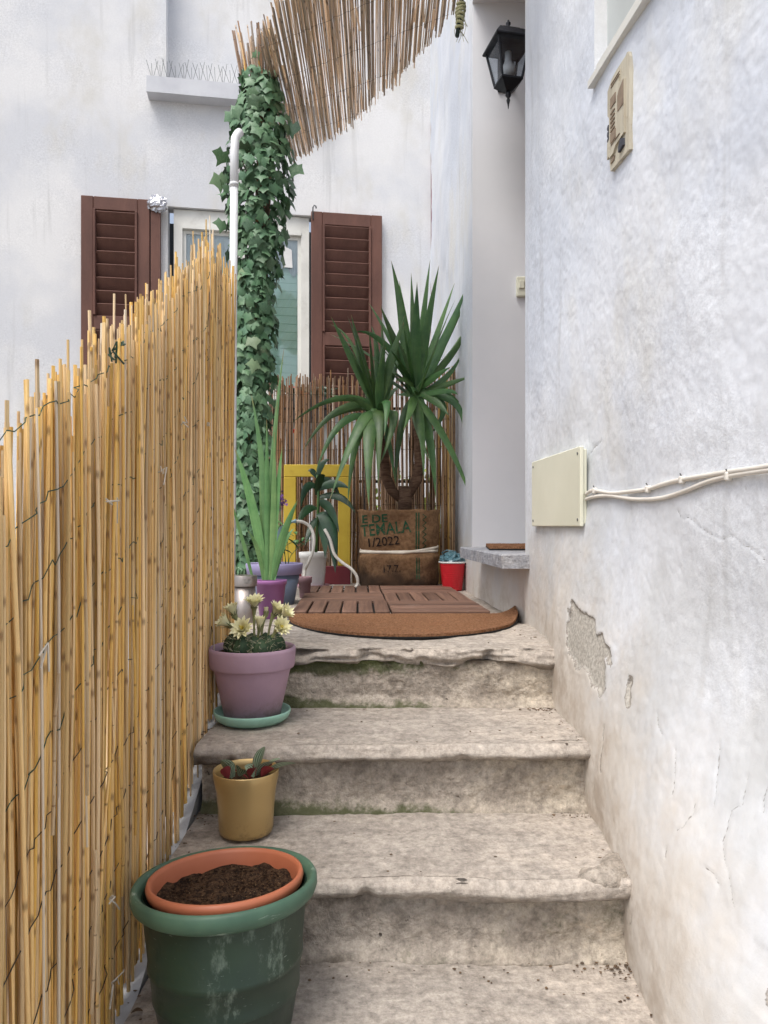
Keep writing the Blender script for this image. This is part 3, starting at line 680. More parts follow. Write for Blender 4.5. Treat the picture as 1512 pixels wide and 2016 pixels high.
for i_,i in enumerate(order):
    a_,t_,r=todo[i]
    if i_<298: put_reed('reed',a_,t_,r,fence)
    else:
        me=rr.choice(RM['reed']); a_=Vector(a_); d=Vector(t_)-a_; M4=Matrix.Translation(a_)@d.to_track_quat('Z','Y').to_matrix().to_4x4()@Matrix.Rotation(rr.uniform(0,6.28),4,'Z')@Matrix.Diagonal((r,r,d.length,1))
        jb.add([M4@v.co for v in me.vertices],[tuple(p.vertices) for p in me.polygons]); jr+=[rr.random()]*len(me.vertices)
jo=jb.build('far_reeds',MAT['reed'],fence,True); at_=jo.data.attributes.new('rv','FLOAT','POINT'); at_.data.foreach_set('value',jr); setp(jo,kind='stuff'); jo.data.set_sharp_from_angle(angle=math.radians(70))
for off in np.arange(.06,1.0,.098):
    path=[]; y=.69
    while y<1.97:
        s=ftop(y) if y>1.09 else ftop(1.09)-.52*(1.09-y)
        z=s-off+rr.gauss(0,.0035)+.010*math.sin(y*9+off*20); path.append((FX+.0052+rr.gauss(0,.0028),y,max(z,zk(y)+.01))); y+=rr.uniform(.008,.018)
    b=MB(); b.tube(path,.0008,4); b.build('binding_wire',MAT['wire'] if off<.5 else MAT['dark_wire'],fence)
b=MB(); twk=[]
for (px,py) in ((215,682),(205,690),(200,700)):
    y=594.5/(756-px); c=Vector((FX+.012,y,CAMZ-(py-HY)/FPX*y))
    for k in range(3): b.tube([c,c+Vector((rr.uniform(0,.012),rr.uniform(-.02,.02),rr.uniform(-.01,.01))),c+Vector((rr.uniform(0,.02),rr.uniform(-.03,.01),rr.uniform(-.02,.0)))],.0015,5)
b.build('wire_tie',MAT['wire'],fence)
MAT['tie']=simple('white_string',(222,214,200),None,30,.9,0)
for (px,py) in ((70,1275),(200,990),(300,930),(205,1935),(395,835),(200,1770),(345,830)):
    y=594.5/(756-px); c=Vector((FX+.011,y,CAMZ-(py-HY)/FPX*y)); b=MB()
    for k in range(3): b.tube([c,c+Vector((rr.uniform(.004,.012),rr.uniform(-.02,.02),rr.uniform(-.012,.012))),c+Vector((rr.uniform(.004,.012),rr.uniform(-.035,.035),rr.uniform(-.03,.01)))],.0012,4)
    b.build('string_tie',MAT['tie'],fence)
# iron railing that carries the fence
MAT['iron']=simple('dark_iron',(58,56,54),(44,42,42),12,.6,.2,60,.002)
rl=thing('iron_railing',(FX-.035,1.5,zk(1.5)),'thin dark iron railing behind the golden reed fence','railing')
for y in (1.02,1.50,1.94): MB().tube([(FX-.035,y,zk(y)-.02),(FX-.035,y,ftop(y)-.16)],.007,8).build('post',MAT['iron'],rl,True)
for o in (.2,.68): MB().tube([(FX-.035,.72,.34-o),(FX-.035,1.3,.66-o),(FX-.035,1.96,.97-o)],.006,8).build('rail',MAT['iron'],rl,True)

# ---- white conduit
MAT['white_pipe']=simple('white_pipe',(232,234,236),(222,224,226),6,.4,.05,30,.001)
PD=2.62
pp_=[P(455,1250,PD)]; pp_[0].z=-.004
pp_+= [P(457,1000,PD),P(459,600,PD),P(461,362,PD)]; 
b=MB(); b.tube(pp_,.0140,14); 
pipe=b.build('white_pipe',MAT['white_pipe'],None,True); setp(pipe,'slim white pipe with a bent top standing before the ivy column','pipe')
top=[P(461,370,PD),P(461.5,300,PD),P(463,272,PD),P(466,258,PD),P(471,252,PD)]; top[3].y+=.02; top[4].y+=.03
top[4].x-=.004
b=MB(); b.tube(top,.0152,14); b.build('bend',MAT['white_pipe'],pipe,True)
b=MB(); b.tube([P(461,366,PD),P(461,360,PD)],.0157,14); b.build('joint_collar',MAT['white_pipe'],pipe,True)

# ---- ivy column: a rolled bundle of reeds wrapped in artificial ivy
PDp=3.2
def pc(py): return P(float(np.interp(py,[60,180,300,700,1100],[503,517,514,499,484])),py,PDp)
hb=lambda py: float(np.interp(py,[60,180,250,350,450,560,800,950,1150],[36,42,62,74,64,48,47,44,40]))/FPX*PDp
bun=thing('reed_bundle',(pc(1100).x,PDp,-.006),'upright rolled reed bundle with a frayed brown top under the ivy','reed bundle')
for k in range(70):
    a=rr.uniform(0,6.28); q=math.sqrt(rr.random()); r0=.045*q; base=Vector((pc(1160).x+r0*math.cos(a),PDp+r0*math.sin(a),-.004))
    mid=pc(185)+Vector((.052*q*math.cos(a),.052*q*math.sin(a),0)); zz=rr.uniform(45,110); tp=pc(zz)+Vector((.105*q*math.cos(a),.09*q*math.sin(a),0))
    if k<26: put_reed('reed_old',base,mid,rr.uniform(.0035,.005),bun)
    put_reed('reed_grey' if rr.random()<.35 else ('reed_old' if rr.random()<.8 else 'reed'),mid-Vector((0,0,.12)),tp,rr.uniform(.0032,.0048),bun)
b=MB(); c=pc(192); b.tube([c+Vector((.062*math.cos(a),.062*math.sin(a),.012*math.sin(2*a))) for a in np.linspace(0,6.28,20)],.004,6); b.tube([c+Vector((.064*math.cos(a),.064*math.sin(a),.03+.014*math.sin(a))) for a in np.linspace(0,6.28,20)],.003,6)
b.build('tie_wire',MAT['dark_wire'],bun)
t=NT('ivy_leaf'); r=t.rnd(); c=t.mix(t.rng(t.noise(14,4,.6),.3,.7),lin((100,132,100)),lin((68,104,76))); c=t.mix(t.rng(r,.75,1,0,.5),c,lin((146,172,130))); h=t.n('ShaderNodeHueSaturation'); t.l(t.rng(t.math('FRACT',t.math('MULTIPLY',r,9.1)),0,1,.62,1.3,False),h.inputs['Value']); t.l(t.rng(t.math('FRACT',t.math('MULTIPLY',r,23.3)),0,1,.465,.52,False),h.inputs['Hue']); t.l(c,h.inputs['Color'])
MAT['ivy']=t.fin(h.outputs[0],.5,t.bump(t.noise(60,3,.6),.2,.002),0,.4)
def ivy_mesh(seed):
    rs=random.Random(seed); pts=[]
    ang=[-150,-120,-75,-50,-18,0,18,50,75,120,150]; rad=[.70,.56,.92,.66,.72,1.10,.72,.66,.92,.56,.70]
    c=Vector((0,0,0)); ring=[]
    for a,q in zip(ang,rad):
        q*=rs.uniform(.9,1.1); a=math.radians(a+rs.uniform(-5,5)); x=q*math.sin(a); y_=q*math.cos(a); ring.append(Vector((x,y_,-.16*abs(x)-.14*max(0,y_)**2+rs.uniform(-.04,.04))))
    vs=[Vector((0,-.28,0)),Vector((0,.12,.05))]+ring; m=len(ring); fs=[(1,2+i+1,2+i) for i in range(m-1)]+[(1,2,0),(1,0,2+m-1)]
    b=MB().add(vs,fs); me=b.mesh('leaf',(0,0,0),True); me.materials.append(MAT['ivy']); return me
IV=[ivy_mesh(i) for i in range(8)]
ivy=thing('ivy_garland',(pc(1100).x,PDp-.06,-.006),'dark green artificial ivy garland wound round the tall reed bundle','ivy')
def leaf_mat(py,a,k,sz):
    c=pc(py); R=hb(py)*k; n=Vector((math.cos(a),math.sin(a),.25)).normalized()
    down=Vector((rr.gauss(0,.35),rr.gauss(0,.2),-1)); yv=(down-n*down.dot(n)).normalized(); n2=(n+Vector((rr.gauss(0,.35),rr.gauss(0,.35),rr.gauss(0,.3)))).normalized()
    yv=(yv-n2*yv.dot(n2)).normalized(); xv=yv.cross(n2)
    M3=Matrix((xv,yv,n2)).transposed().to_4x4()
    return Matrix.Translation(c+Vector((math.cos(a),math.sin(a),0))*R)@M3@Matrix.Diagonal((sz,sz,sz,1))
for k in range(292):
    u=(k+rr.random())/292; py=130+u**1.08*1000; a=rr.uniform(math.pi*.93,math.pi*2.07)
    if py<190 and rr.random()<.6: py+=rr.uniform(20,200)
    inst('leaf',rr.choice(IV),leaf_mat(py,a,rr.uniform(.70,1.06),rr.uniform(.022,.043)),ivy)
for (px,py,sz) in ((437,305,.05),(432,352,.05),(470,215,.055),(455,225,.05),(437,440,.045),(576,250,.05),(583,330,.05)):
    M4=leaf_mat(py,math.pi*1.5,1,.05); c=P(px,py,PDp-.05); M4=Matrix.Translation(c)@M4.to_3x3().normalized().to_4x4()@Matrix.Diagonal((sz,sz,sz,1)); inst('leaf',rr.choice(IV),M4,ivy)
b=MB()          # the far and inner leaves, joined
for k in range(2300):
    py=rr.uniform(150,1150); a=rr.uniform(0,6.28) if k<500 else rr.uniform(math.pi,2*math.pi); me=rr.choice(IV); M4=leaf_mat(py,a,rr.uniform(.5,.98),rr.uniform(.020,.036))
    b.add([M4@v.co for v in me.vertices],[tuple(p.vertices) for p in me.polygons])
setp(b.build('inner_leaves',MAT['ivy'],ivy,True),kind='stuff')
b=MB(); 
for ph in (0,2.4,4.4): b.tube([pc(py)+Vector((math.cos(py*.012+ph),math.sin(py*.012+ph),0))*hb(py)*.62 for py in np.linspace(170,1150,90)],.0035,5)
b.build('stem',MAT['dark_wire'],ivy,True)

# ---- reed canopy overhead
CZ=2.23
can=thing('reed_canopy',(-.1,3.0,CZ),'thin grey reed mat stretched overhead between the ivy column and the house','awning')
EX=[-.62,-.446,-.297,-.137,-.037,.053,.154,.225,.28,.31]; EY=[4.0,3.9,3.717,3.55,3.34,3.2,3.01,2.86,2.72,2.6]
def csag(x,y): return .03*math.sin((x+.2)*3)*0-.02*math.cos((y-2.6)*1.3)+.02
x=-.50
while x<.305:
    x+=rr.uniform(.0027,.0046); yf=float(np.interp(x,EX,EY))+rr.gauss(0,.025)-(.1 if rr.random()<.05 else 0); yn=max(1.75,2.7-2.4*(x+.39))+rr.gauss(0,.03)
    if yf-yn<.15: continue
    sl=rr.gauss(0,.006); o=rr.gauss(0,.004)
    put_reed('reed_grey',(x-sl,yn,CZ+csag(x,yn)+o),(x+sl-.015*(yf-yn)*.6,yf,CZ+csag(x,yf)+o),rr.uniform(.0021,.0034),can)
for yy in np.arange(1.9,3.9,.24):
    path=[]
    for x in np.arange(-.5,.31,.012):
        yl=float(np.interp(x,EX,EY)); yn=max(1.75,2.7-2.4*(x+.39)); y_=yy+.35-.75*(x+.1)*.8
        if yn+.03<y_<yl-.03: path.append((x,y_,CZ-.0030+csag(x,y_)+rr.gauss(0,.002)))
    if len(path)>4: b=MB(); b.tube(path,.0006,4); b.build('binding_wire',MAT['dark_wire'],can)
b=MB()
for k in range(22):
    x=rr.uniform(-.45,.2); y_=rr.uniform(2.6,float(np.interp(x,EX,EY))-.05); L=rr.uniform(.05,.16); b.bbox((x,y_,CZ-.005+csag(x,y_)),(.004,0,0),(rr.gauss(0,.003),L/2,0),(0,0,.0012),.0004)
setp(b.build('dry_sheath',MAT['reed_grey'],can),kind='stuff')
MAT['stake']=simple('green_stake',(48,62,58),None,20,.5,.2); MAT['rope']=simple('pale_rope',(206,206,168),(180,180,140),60,.9,.5,120,.003)
sd_=2.62; st=MB(); st.tube([P(900,72,sd_),P(912,-20,sd_),P(918,-160,sd_)],.0075,8)
stk=st.build('green_stake',MAT['stake'],None,True); setp(stk,'dark green stake with pale knotted rope holding up the canopy corner','stake')
b=MB(); c0=P(906,35,sd_)
for i in range(7):
    z=c0.z+.05-.014*i; b.tube([Vector((P(906,35,sd_).x+.004*(3-i)*.25+(.013+.003*math.sin(i))*math.cos(a),sd_+.013*math.sin(a),z+.004*math.sin(a+i))) for a in np.linspace(0,6.5,14)],.0048,6)
for k in range(14):
    a=rr.uniform(0,6.28); p=c0+Vector((.012*math.cos(a),.012*math.sin(a),rr.uniform(-.04,.04))); b.tube([p,p+Vector((rr.uniform(-.012,.025),0,rr.uniform(-.02,0))),p+Vector((rr.uniform(-.02,.03),0,-rr.uniform(.03,.06)))],.0009,4)
b.tube([P(914,-40,sd_),Vector((float(wall_x(2.75,2.3)[0])+.01,2.75,2.36))],.004,6); b.tube([P(914,-40,sd_),Vector((.24,2.6,CZ))],.004,6)
b.build('rope',MAT['rope'],stk,True)

# ---- reed screen at the back of the landing
scr=thing('reed_screen',(-.1,3.98,-.006),'weathered brown reed screen closing the far end of the landing','screen')
SX=[-.64,-.3,.2,.32,.352,.362]; SY=[4.02,4.01,3.98,3.93,3.84,3.74]
pathl=[]; 
for x in np.arange(-.63,.36,.0005): pathl.append((x,float(np.interp(x,SX,SY))))
acc=0; last=pathl[0]; nxt=0; n_=0
for x,y_ in pathl:
    acc+=math.hypot(x-last[0],y_-last[1]); last=(x,y_)
    if acc>=nxt:
        s=rr.uniform(.0066,.0098) if x<.3 else .0075; nxt=acc+s; l=rr.gauss(0,.008); r=rr.uniform(.0032,.0046)
        put_reed('reed_old' if x<.29 else ('reed' if rr.random()<.35 else 'reed_old'),(x,y_+rr.gauss(0,.003),-.004),(x+l,y_+rr.gauss(0,.006),1.115+rr.gauss(0,.012)),r,scr); n_+=1
for k in range(165):
    x=rr.uniform(-.62,.33); y_=float(np.interp(x,SX,SY))+rr.uniform(.012,.03); l=rr.gauss(0,.012); put_reed('reed_old',(x,y_,-.004),(x+l,y_,1.08+rr.gauss(0,.03) if rr.random()<.45 else rr.uniform(.72,.86)),rr.uniform(.0032,.0046),scr)
for z in (.12,.27,.42,.57,.72,.87,1.02):
    b=MB(); b.tube([(x,float(np.interp(x,SX,SY))-.0055+rr.gauss(0,.0012),z+rr.gauss(0,.002)) for x in np.arange(-.63,.36,.012)],.001,4); b.build('binding_wire',MAT['dark_wire'],scr)
for a,c in (((-.62,4.045),(.33,4.045)),):
    b=MB(); b.tube([(a[0],a[1],.55),(c[0],c[1],.55)],.008,8); b.tube([(a[0],a[1],.95),(c[0],c[1],.95)],.008,8)
    for x in (-.6,-.1,.3): b.tube([(x,4.045,-.01),(x,4.045,.96)],.009,8)
    b.build('support_rail',MAT['iron'],scr,True)
# ================================================================== helpers for plants
def bez(a,c,b_,n): return [a*(1-t)**2+c*2*t*(1-t)+b_*t*t for t in [i/n for i in range(n+1)]]
def blade(mb,path,W,fold=.25,prof=None,side=None):
    n=len(path)-1; vs=[]; sv=side
    for i,p in enumerate(path):
        t=i/n; tg=(path[min(i+1,n)]-path[max(i-1,0)]).normalized()
        if sv is None:
            v=Vector((0,-1,0)); s_=tg.cross(v); s_=s_.normalized() if s_.length>.1 else Vector((1,0,0)); sv=s_
        s_=(sv-tg*sv.dot(tg)).normalized(); nn=tg.cross(s_)
        w=W*(prof(t) if prof else (.55+.45*math.sin(min(t/.35,1)*math.pi/2))*(1-max(0,(t-.35)/.65)**1.7))
        w=max(w,.0006); vs+= [p-s_*w/2+nn*w*fold, p, p+s_*w/2+nn*w*fold]; mb.at+=[(t,-1),(t,0),(t,1)]
    fs=[]
    for i in range(n): a=3*i; fs+=[(a,a+1,a+4,a+3),(a+1,a+2,a+5,a+4)]
    return mb.add(vs,fs)
def m_leaf(name,c1,c2,edge=None,rough=.42,scale=30,st=(1,1,1),vein=.18,tip=0.0):
    t=NT(name); r=t.rnd(); c=t.mix(t.rng(t.noise(scale,4,.6,st),.3,.7),lin(c1),lin(c2)); al=t.attr('along'); ac=t.attr('across')
    cb=t.n('ShaderNodeCombineXYZ'); t.l(t.math('MULTIPLY',ac,14.0),cb.inputs[0]); t.l(t.math('MULTIPLY',al,1.6),cb.inputs[1]); t.l(t.math('MULTIPLY',r,60.0),cb.inputs[2])
    vn=t.noise(1.0,3,.7,vec=cb.outputs[0])
    h=t.n('ShaderNodeHueSaturation'); t.l(t.math('MULTIPLY',t.rng(r,0,1,.74,1.24,False),t.rng(vn,.3,.7,1-vein,1+vein,False)),h.inputs['Value']); t.l(t.rng(t.math('FRACT',t.math('MULTIPLY',r,5.7)),0,1,.48,.515,False),h.inputs['Hue']); t.l(c,h.inputs['Color']); c=h.outputs[0]
    if tip: c=t.mix(t.rng(t.math('ADD',al,t.math('MULTIPLY',t.math('SUBTRACT',vn,.5),.16)),1-tip,1.0,0,.9),c,lin((150,122,76)))
    return t.fin(c,rough,t.bump(t.math('ADD',vn,t.noise(scale*3,2,.6,st)),.25,.002),0,.45)
MAT['yucca']=m_leaf('yucca_leaf',(82,116,64),(58,92,54),rough=.40,scale=12,tip=.05)
MAT['glad']=m_leaf('sword_leaf',(112,148,92),(84,126,74),scale=14,vein=.3,tip=.09)
MAT['darkleaf']=m_leaf('dark_glossy_leaf',(40,72,44),(28,54,36),rough=.35,scale=20)
MAT['blueleaf']=m_leaf('blue_grey_leaf',(140,168,172),(112,146,152),scale=20)
MAT['midleaf']=m_leaf('mid_green_leaf',(78,116,62),(56,92,48),scale=20)
t=NT('yucca_bark'); c=t.mix(t.rng(t.noise(1,5,.7,(14,14,80)),.35,.65),lin((122,98,80)),lin((84,64,52))); MAT['bark']=t.fin(c,.9,t.bump(t.noise(1,5,.7,(10,10,110)),.8,.012),0,.2)
t=NT('potting_soil'); c=t.mix(t.rng(t.noise(140,4,.8),.4,.62),lin((40,28,22)),lin((92,70,52))); c=t.mix(t.rng(t.noise(260,2,.7,off=(3,3,3)),.66,.72,0,.8),c,lin((170,140,104))); c=t.mix(t.rng(t.noise(9,3,.5),.56,.66,0,.75),c,lin((22,16,14)))
MAT['soil']=t.fin(c,.97,t.bump(t.noise(110,4,.8),1.0,.012),0,.15)
def soil_disc(name,c,r,mat,parent,amp=.006,n=44,tilt=None,slope=0):
    b=MB(); c=Vector(c); vs=[c+Vector((0,0,amp))]; R=14
    for j in range(1,R+1):
        for k in range(n):
            a=2*math.pi*k/n; q=r*j/R; p=Vector((q*math.cos(a),q*math.sin(a),0)); p.z=amp*mnoise.fractal(p*40+c*7,1,2,4)+slope*p.x
            if tilt is not None: p=tilt@p
            vs.append(c+p)
    fs=[(0,1+k,1+(k+1)%n) for k in range(n)]
    for j in range(R-1):
        for k in range(n): a=1+j*n+k; d=1+j*n+(k+1)%n; fs.append((a,a+n,d+n,d))
    return b.add(vs,fs).build(name,mat,parent,True)
def clods(mb,c,r,n,s,amp=.004,tilt=None,slope=0):
    for k in range(n):
        a=random.uniform(0,6.28); q=r*math.sqrt(random.random()); p=Vector((q*math.cos(a),q*math.sin(a),amp*.3+random.uniform(-.001,.002)))
        p.z+=slope*p.x
        if tilt is not None: p=tilt@p
        e=random.uniform(.4,1)*s; mb.blob(Vector(c)+p,e,5,3,.3,(1,random.uniform(.5,1.2),.7))
# ------------------------------------------------------------------ green tub with terracotta liner (step 1)
MAT['green']=None
t=NT('scuffed_green_plastic'); c=t.mix(t.rng(t.noise(5,4,.6),.3,.7),lin((44,62,48)),lin((32,48,40)))
sc=t.rng(t.noise(20,6,.75,(1,1,.45)),.55,.68,0,.42); reg=t.rng(t.noise(4.5,3,.5,off=(6,3,1)),.42,.62); c=t.mix(t.math('MULTIPLY',sc,reg),c,lin((150,166,152)))
fn=t.rng(t.noise(1,4,.7,(40,40,260),(4,4,4)),.66,.72,0,.5); c=t.mix(fn,c,lin((168,182,170))); MAT['green']=t.fin(c,t.rng(sc,0,1,.42,.75),t.bump(t.noise(60,3,.6),.12,.002),0,.4)
t=NT('scuffed_green_rim'); c=t.mix(t.rng(t.noise(8,4,.6),.3,.7),lin((82,112,92)),lin((64,92,76))); c=t.mix(t.rng(t.noise(1,6,.75,(12,12,60)),.58,.68,0,.7),c,lin((176,190,178))); MAT['green_rim']=t.fin(c,.5,t.bump(t.noise(70,3,.6),.12,.002),0,.4)
GC=Vector((-.230,1.085,Z1)); GR=.137; GT=Matrix.Rotation(math.radians(-2.0),3,'Y')@Matrix.Rotation(math.radians(-5.0),3,'X'); GH=.212
tub=thing('green_tub',tuple(GC),'large scuffed dark green plastic tub on the lowest visible step','planter')
H=GH
b=MB(); pr=[(.088,0.0),(.094,.004),(.1045,.055),(.105,.0565),(.1065,.0575),(.107,.066),(.1065,.068),(.1105,.098),(.1125,.0995),(.113,.108),(.1118,.110),(.1195,H-.028),(.121,H-.012),(.119,H-.008),(.117,H-.012),(.085,.02)]
b.lathe(GC+Vector((0,0,.006)),pr,72,tilt=GT); o=autosmooth(b.build('tub_wall',MAT['green'],tub),50)
b=MB(); pr=[(.119,H-.029),(.1265,H-.028),(.1335,H-.022),(.1368,H-.013),(.1362,H-.004),(.1325,H+.0015),(.1275,H-.0005),(.1215,H-.008),(.119,H-.022)]
b.lathe(GC+Vector((0,0,.006)),pr,72,False,tilt=GT); o=b.build('rim',MAT['green_rim'],tub,True)
MAT['terra']=simple('terracotta_plastic',(180,108,78),(162,94,66),5,.5,.08,40,.001,spec=.4,dirt=(150,84,58),dscale=6)
lin_=thing('terracotta_pot',tuple(GC+Vector((0,0,.03))),'orange terracotta coloured pot of soil sitting inside the green tub','pot')
b=MB(); pr=[(.075,.025),(.107,H-.024),(.1140,H-.017),(.1158,H-.009),(.1138,H-.0025),(.1095,H-.002),(.1062,H-.008),(.104,H-.022),(.097,H-.07)]
b.lathe(GC+Vector((.0,.002,.013)),pr,72,tilt=GT); b.build('pot_wall',MAT['terra'],lin_,True)
sc_=GC+GT@Vector((0,.002,H-.013)); soil_disc('soil',sc_,.1025,MAT['soil'],lin_,.009,60,GT,.03)
b=MB(); clods(b,sc_,.088,520,.0028,.004,GT,.03); setp(b.build('soil_crumbs',MAT['soil'],lin_),kind='stuff')
# ------------------------------------------------------------------ gold pot with peperomia (step 2)
t=NT('brushed_gold'); c=t.mix(t.rng(t.noise(3,3,.5),.3,.7),lin((192,166,116)),lin((178,150,100))); sz_=t.n('ShaderNodeSeparateXYZ'); t.l(t.tc.outputs['Object'],sz_.inputs[0]); c=t.mix(t.math('MULTIPLY',t.rng(sz_.outputs['Z'],0,.05,1,0),t.rng(t.noise(60,4,.75),.5,.68,0,.6)),c,lin((120,100,72))); MAT['gold']=t.fin(c,.38,t.bump(t.noise(1,3,.6,(40,40,400)),.05,.001),.55,.5)
GP=Vector((-.2695,1.44,Z2+.002)); gp=thing('gold_pot',tuple(GP),'smooth gold flower pot with striped peperomia leaves','pot')
b=MB(); pr=[(.046,0),(.0505,.002),(.0525,.01),(.0545,.05),(.0575,.082),(.0625,.106),(.0638,.120),(.0632,.1222),(.0615,.1215),(.0595,.110),(.055,.08)]; b.lathe(GP,pr,64); o=b.build('pot_wall',MAT['gold'],gp,True)
soil_disc('soil',GP+Vector((0,0,.098)),.0575,MAT['soil'],gp,.003,30)
t=NT('striped_leaf'); uvx=t.attr('v'); c=t.mix(t.rng(t.math('ABSOLUTE',t.math('SINE',t.math('MULTIPLY',uvx,9.5))),.35,.75),lin((60,78,58)),lin((150,164,138))); MAT['pep']=t.fin(c,.4,None,0,.5)
MAT['red_under']=simple('red_leaf_underside',(158,70,72),(134,56,62),20,.5,.1)
def pleaf(base,tip,W,mat,parent,arch=.02,name='leaf',roll=0):
    base=Vector(base); tip=Vector(tip); c=(base+tip)/2+Vector((0,0,arch)); path=bez(base,c,tip,8); b=MB(); vs=[]; va=[]
    tg=(tip-base).normalized(); s0=tg.cross(Vector((0,0,1))).normalized(); s0=Matrix.Rotation(roll,3,tg)@s0
    for i,p in enumerate(path):
        t_=i/8; w=W*max(.02,math.sin(math.pi*min(1,t_*.93+.04))**.8); n_=tg.cross(s0)
        for k in (-1,-.5,0,.5,1): vs.append(p+s0*w/2*k+n_*(-abs(k))*w*.18); va.append(k)
    fs=[(5*i+k,5*i+k+1,5*i+k+6,5*i+k+5) for i in range(8) for k in range(4)]
    o=b.add(vs,fs).build(name,mat,parent,True); at=o.data.attributes.new('v','FLOAT','POINT'); at.data.foreach_set('value',va); return o
g0=GP+Vector((0,-.005,.10))
for (bx,by,px,py,W,ml,dy) in ((505,1520,521,1470,.028,'pep',-.0),(498,1530,511,1476,.023,'pep',.02),(510,1525,552,1494,.024,'pep',.0),(520,1525,582,1503,.023,'pep',-.01),(505,1528,540,1500,.024,'pep',-.02),(460,1530,436,1497,.026,'pep',-.02),(458,1532,452,1505,.025,'pep',-.03),(500,1530,482,1508,.025,'pep',-.01),(470,1528,476,1514,.024,'pep',-.04),(515,1530,538,1512,.022,'red_under',-.035),(450,1533,440,1512,.02,'red_under',-.045),(492,1530,500,1512,.018,'red_under',-.04)):
    a=P(bx,by,GP.y+dy*.5); e=P(px,py,GP.y+dy); pleaf(a,e,W,MAT[ml],gp,.008,roll=random.uniform(-.6,.6)+(.9 if px<470 else -.3))
b=MB()
for (px,py) in ((505,1490),(520,1505),(450,1515),(535,1505)): b.tube(bez(P(490,1535,GP.y),P((490+px)/2,1512,GP.y),P(px,py,GP.y),6),.0016,5)
b.build('stem',MAT['red_under'],gp,True)
# ------------------------------------------------------------------ mauve pot with flowering cactus (step 3)
MAT['mint']=simple('mint_ceramic',(164,206,188),(146,190,172),6,.4,.06,40,.001,dirt=(110,150,134),dscale=9,spec=.45)
t=NT('mauve_painted_clay'); c=t.mix(t.rng(t.noise(4,4,.6),.3,.7),lin((178,150,166)),lin((160,134,152))); c=t.mix(t.rng(t.noise(6,5,.7,(1,1,.4),(1,2,3)),.55,.75,0,.5),c,lin((146,122,134))); sz_=t.n('ShaderNodeSeparateXYZ'); t.l(t.tc.outputs['Object'],sz_.inputs[0]); c=t.mix(t.math('MULTIPLY',t.rng(sz_.outputs['Z'],0,.07,1,0),t.rng(t.noise(26,5,.75),.42,.66,0,.7)),c,lin((116,98,92))); MAT['mauve']=t.fin(c,.72,t.bump(t.noise(90,4,.7),.25,.002),0,.25)
MP=Vector((-.3055,1.71,Z3+.002)); mp_=thing('mauve_pot',tuple(MP),'mauve painted clay pot with a cream flowering cactus on a mint saucer','pot')
b=MB(); pr=[(.060,0),(.072,.001),(.083,.009),(.0865,.016),(.0885,.022),(.0878,.0265),(.0855,.0265),(.0825,.020),(.066,.008),(.0,.007)]; b.lathe(MP,pr,64); b.build('saucer',MAT['mint'],mp_,True)
b=MB(); pr=[(.060,.008),(.0635,.0095),(.0885,.124),(.0960,.1255),(.0978,.130),(.1000,.164),(.0995,.1705),(.0965,.1725),(.0925,.1705),(.0895,.160),(.086,.13)]; b.lathe(MP,pr,64,wob=.006); o=autosmooth(b.build('pot_wall',MAT['mauve'],mp_),60)
soil_disc('soil',MP+Vector((0,0,.155)),.088,MAT['soil'],mp_,.004,40)
t=NT('cactus_skin'); c=t.mix(t.rng(t.noise(40,4,.6),.35,.65),lin((62,84,58)),lin((42,60,44))); MAT['cactus']=t.fin(c,.6,t.bump(t.noise(90,3,.7),.5,.004),0,.3)
MAT['spine']=simple('cactus_spine',(196,190,160),None,20,.7,0)
MAT['petal']=simple('cream_petal',(244,240,206),(236,230,176),30,.55,.05,60,.001); MAT['petal_out']=simple('green_brown_sepal',(150,158,108),(122,116,84),30,.6,.1)
MAT['stamen']=simple('yellow_stamen',(226,206,96),None,20,.7,0)
cc=MP+Vector((.006,-.01,.158))
for k in range(11):
    a=k*2.4; q=.014+.04*math.sqrt(k/11); h=random.uniform(.038,.058); R=random.uniform(.019,.024); c=cc+Vector((q*math.cos(a)*1.05,q*math.sin(a)*.85,0))
    b=MB(); n=24; vs=[]; M_=9
    for j in range(M_):
        t_=j/(M_-1); rr_=R*math.sin(math.pi*(.22+.78*t_))**.6*(1 if t_<.99 else .02)
        for i in range(n): an=2*math.pi*i/n; q2=rr_*(1+.14*math.cos(an*8)); vs.append(c+Vector((q2*math.cos(an),q2*math.sin(an),h*t_-.006)))
    b.add(vs,[(j*n+i,j*n+(i+1)%n,(j+1)*n+(i+1)%n,(j+1)*n+i) for j in range(M_-1) for i in range(n)]+[tuple((M_-1)*n+i for i in range(n))])
    cb=b.build('cactus_stem',MAT['cactus'],mp_,True); s_=MB()
    for i in range(8):
        an=2*math.pi*i/8
        for t_ in (.35,.6,.82):
            rr_=R*1.12*math.sin(math.pi*(.22+.78*t_))**.6; p=c+Vector((rr_*math.cos(an),rr_*math.sin(an),h*t_-.006))
            for m_ in range(3): s_.tube([p,p+Vector((math.cos(an)+random.gauss(0,.7),math.sin(an)+random.gauss(0,.7),random.gauss(.3,.6)))*.007],[.0005,.0001],3,False)
    setp(s_.build('spines',MAT['spine'],cb),kind='stuff')
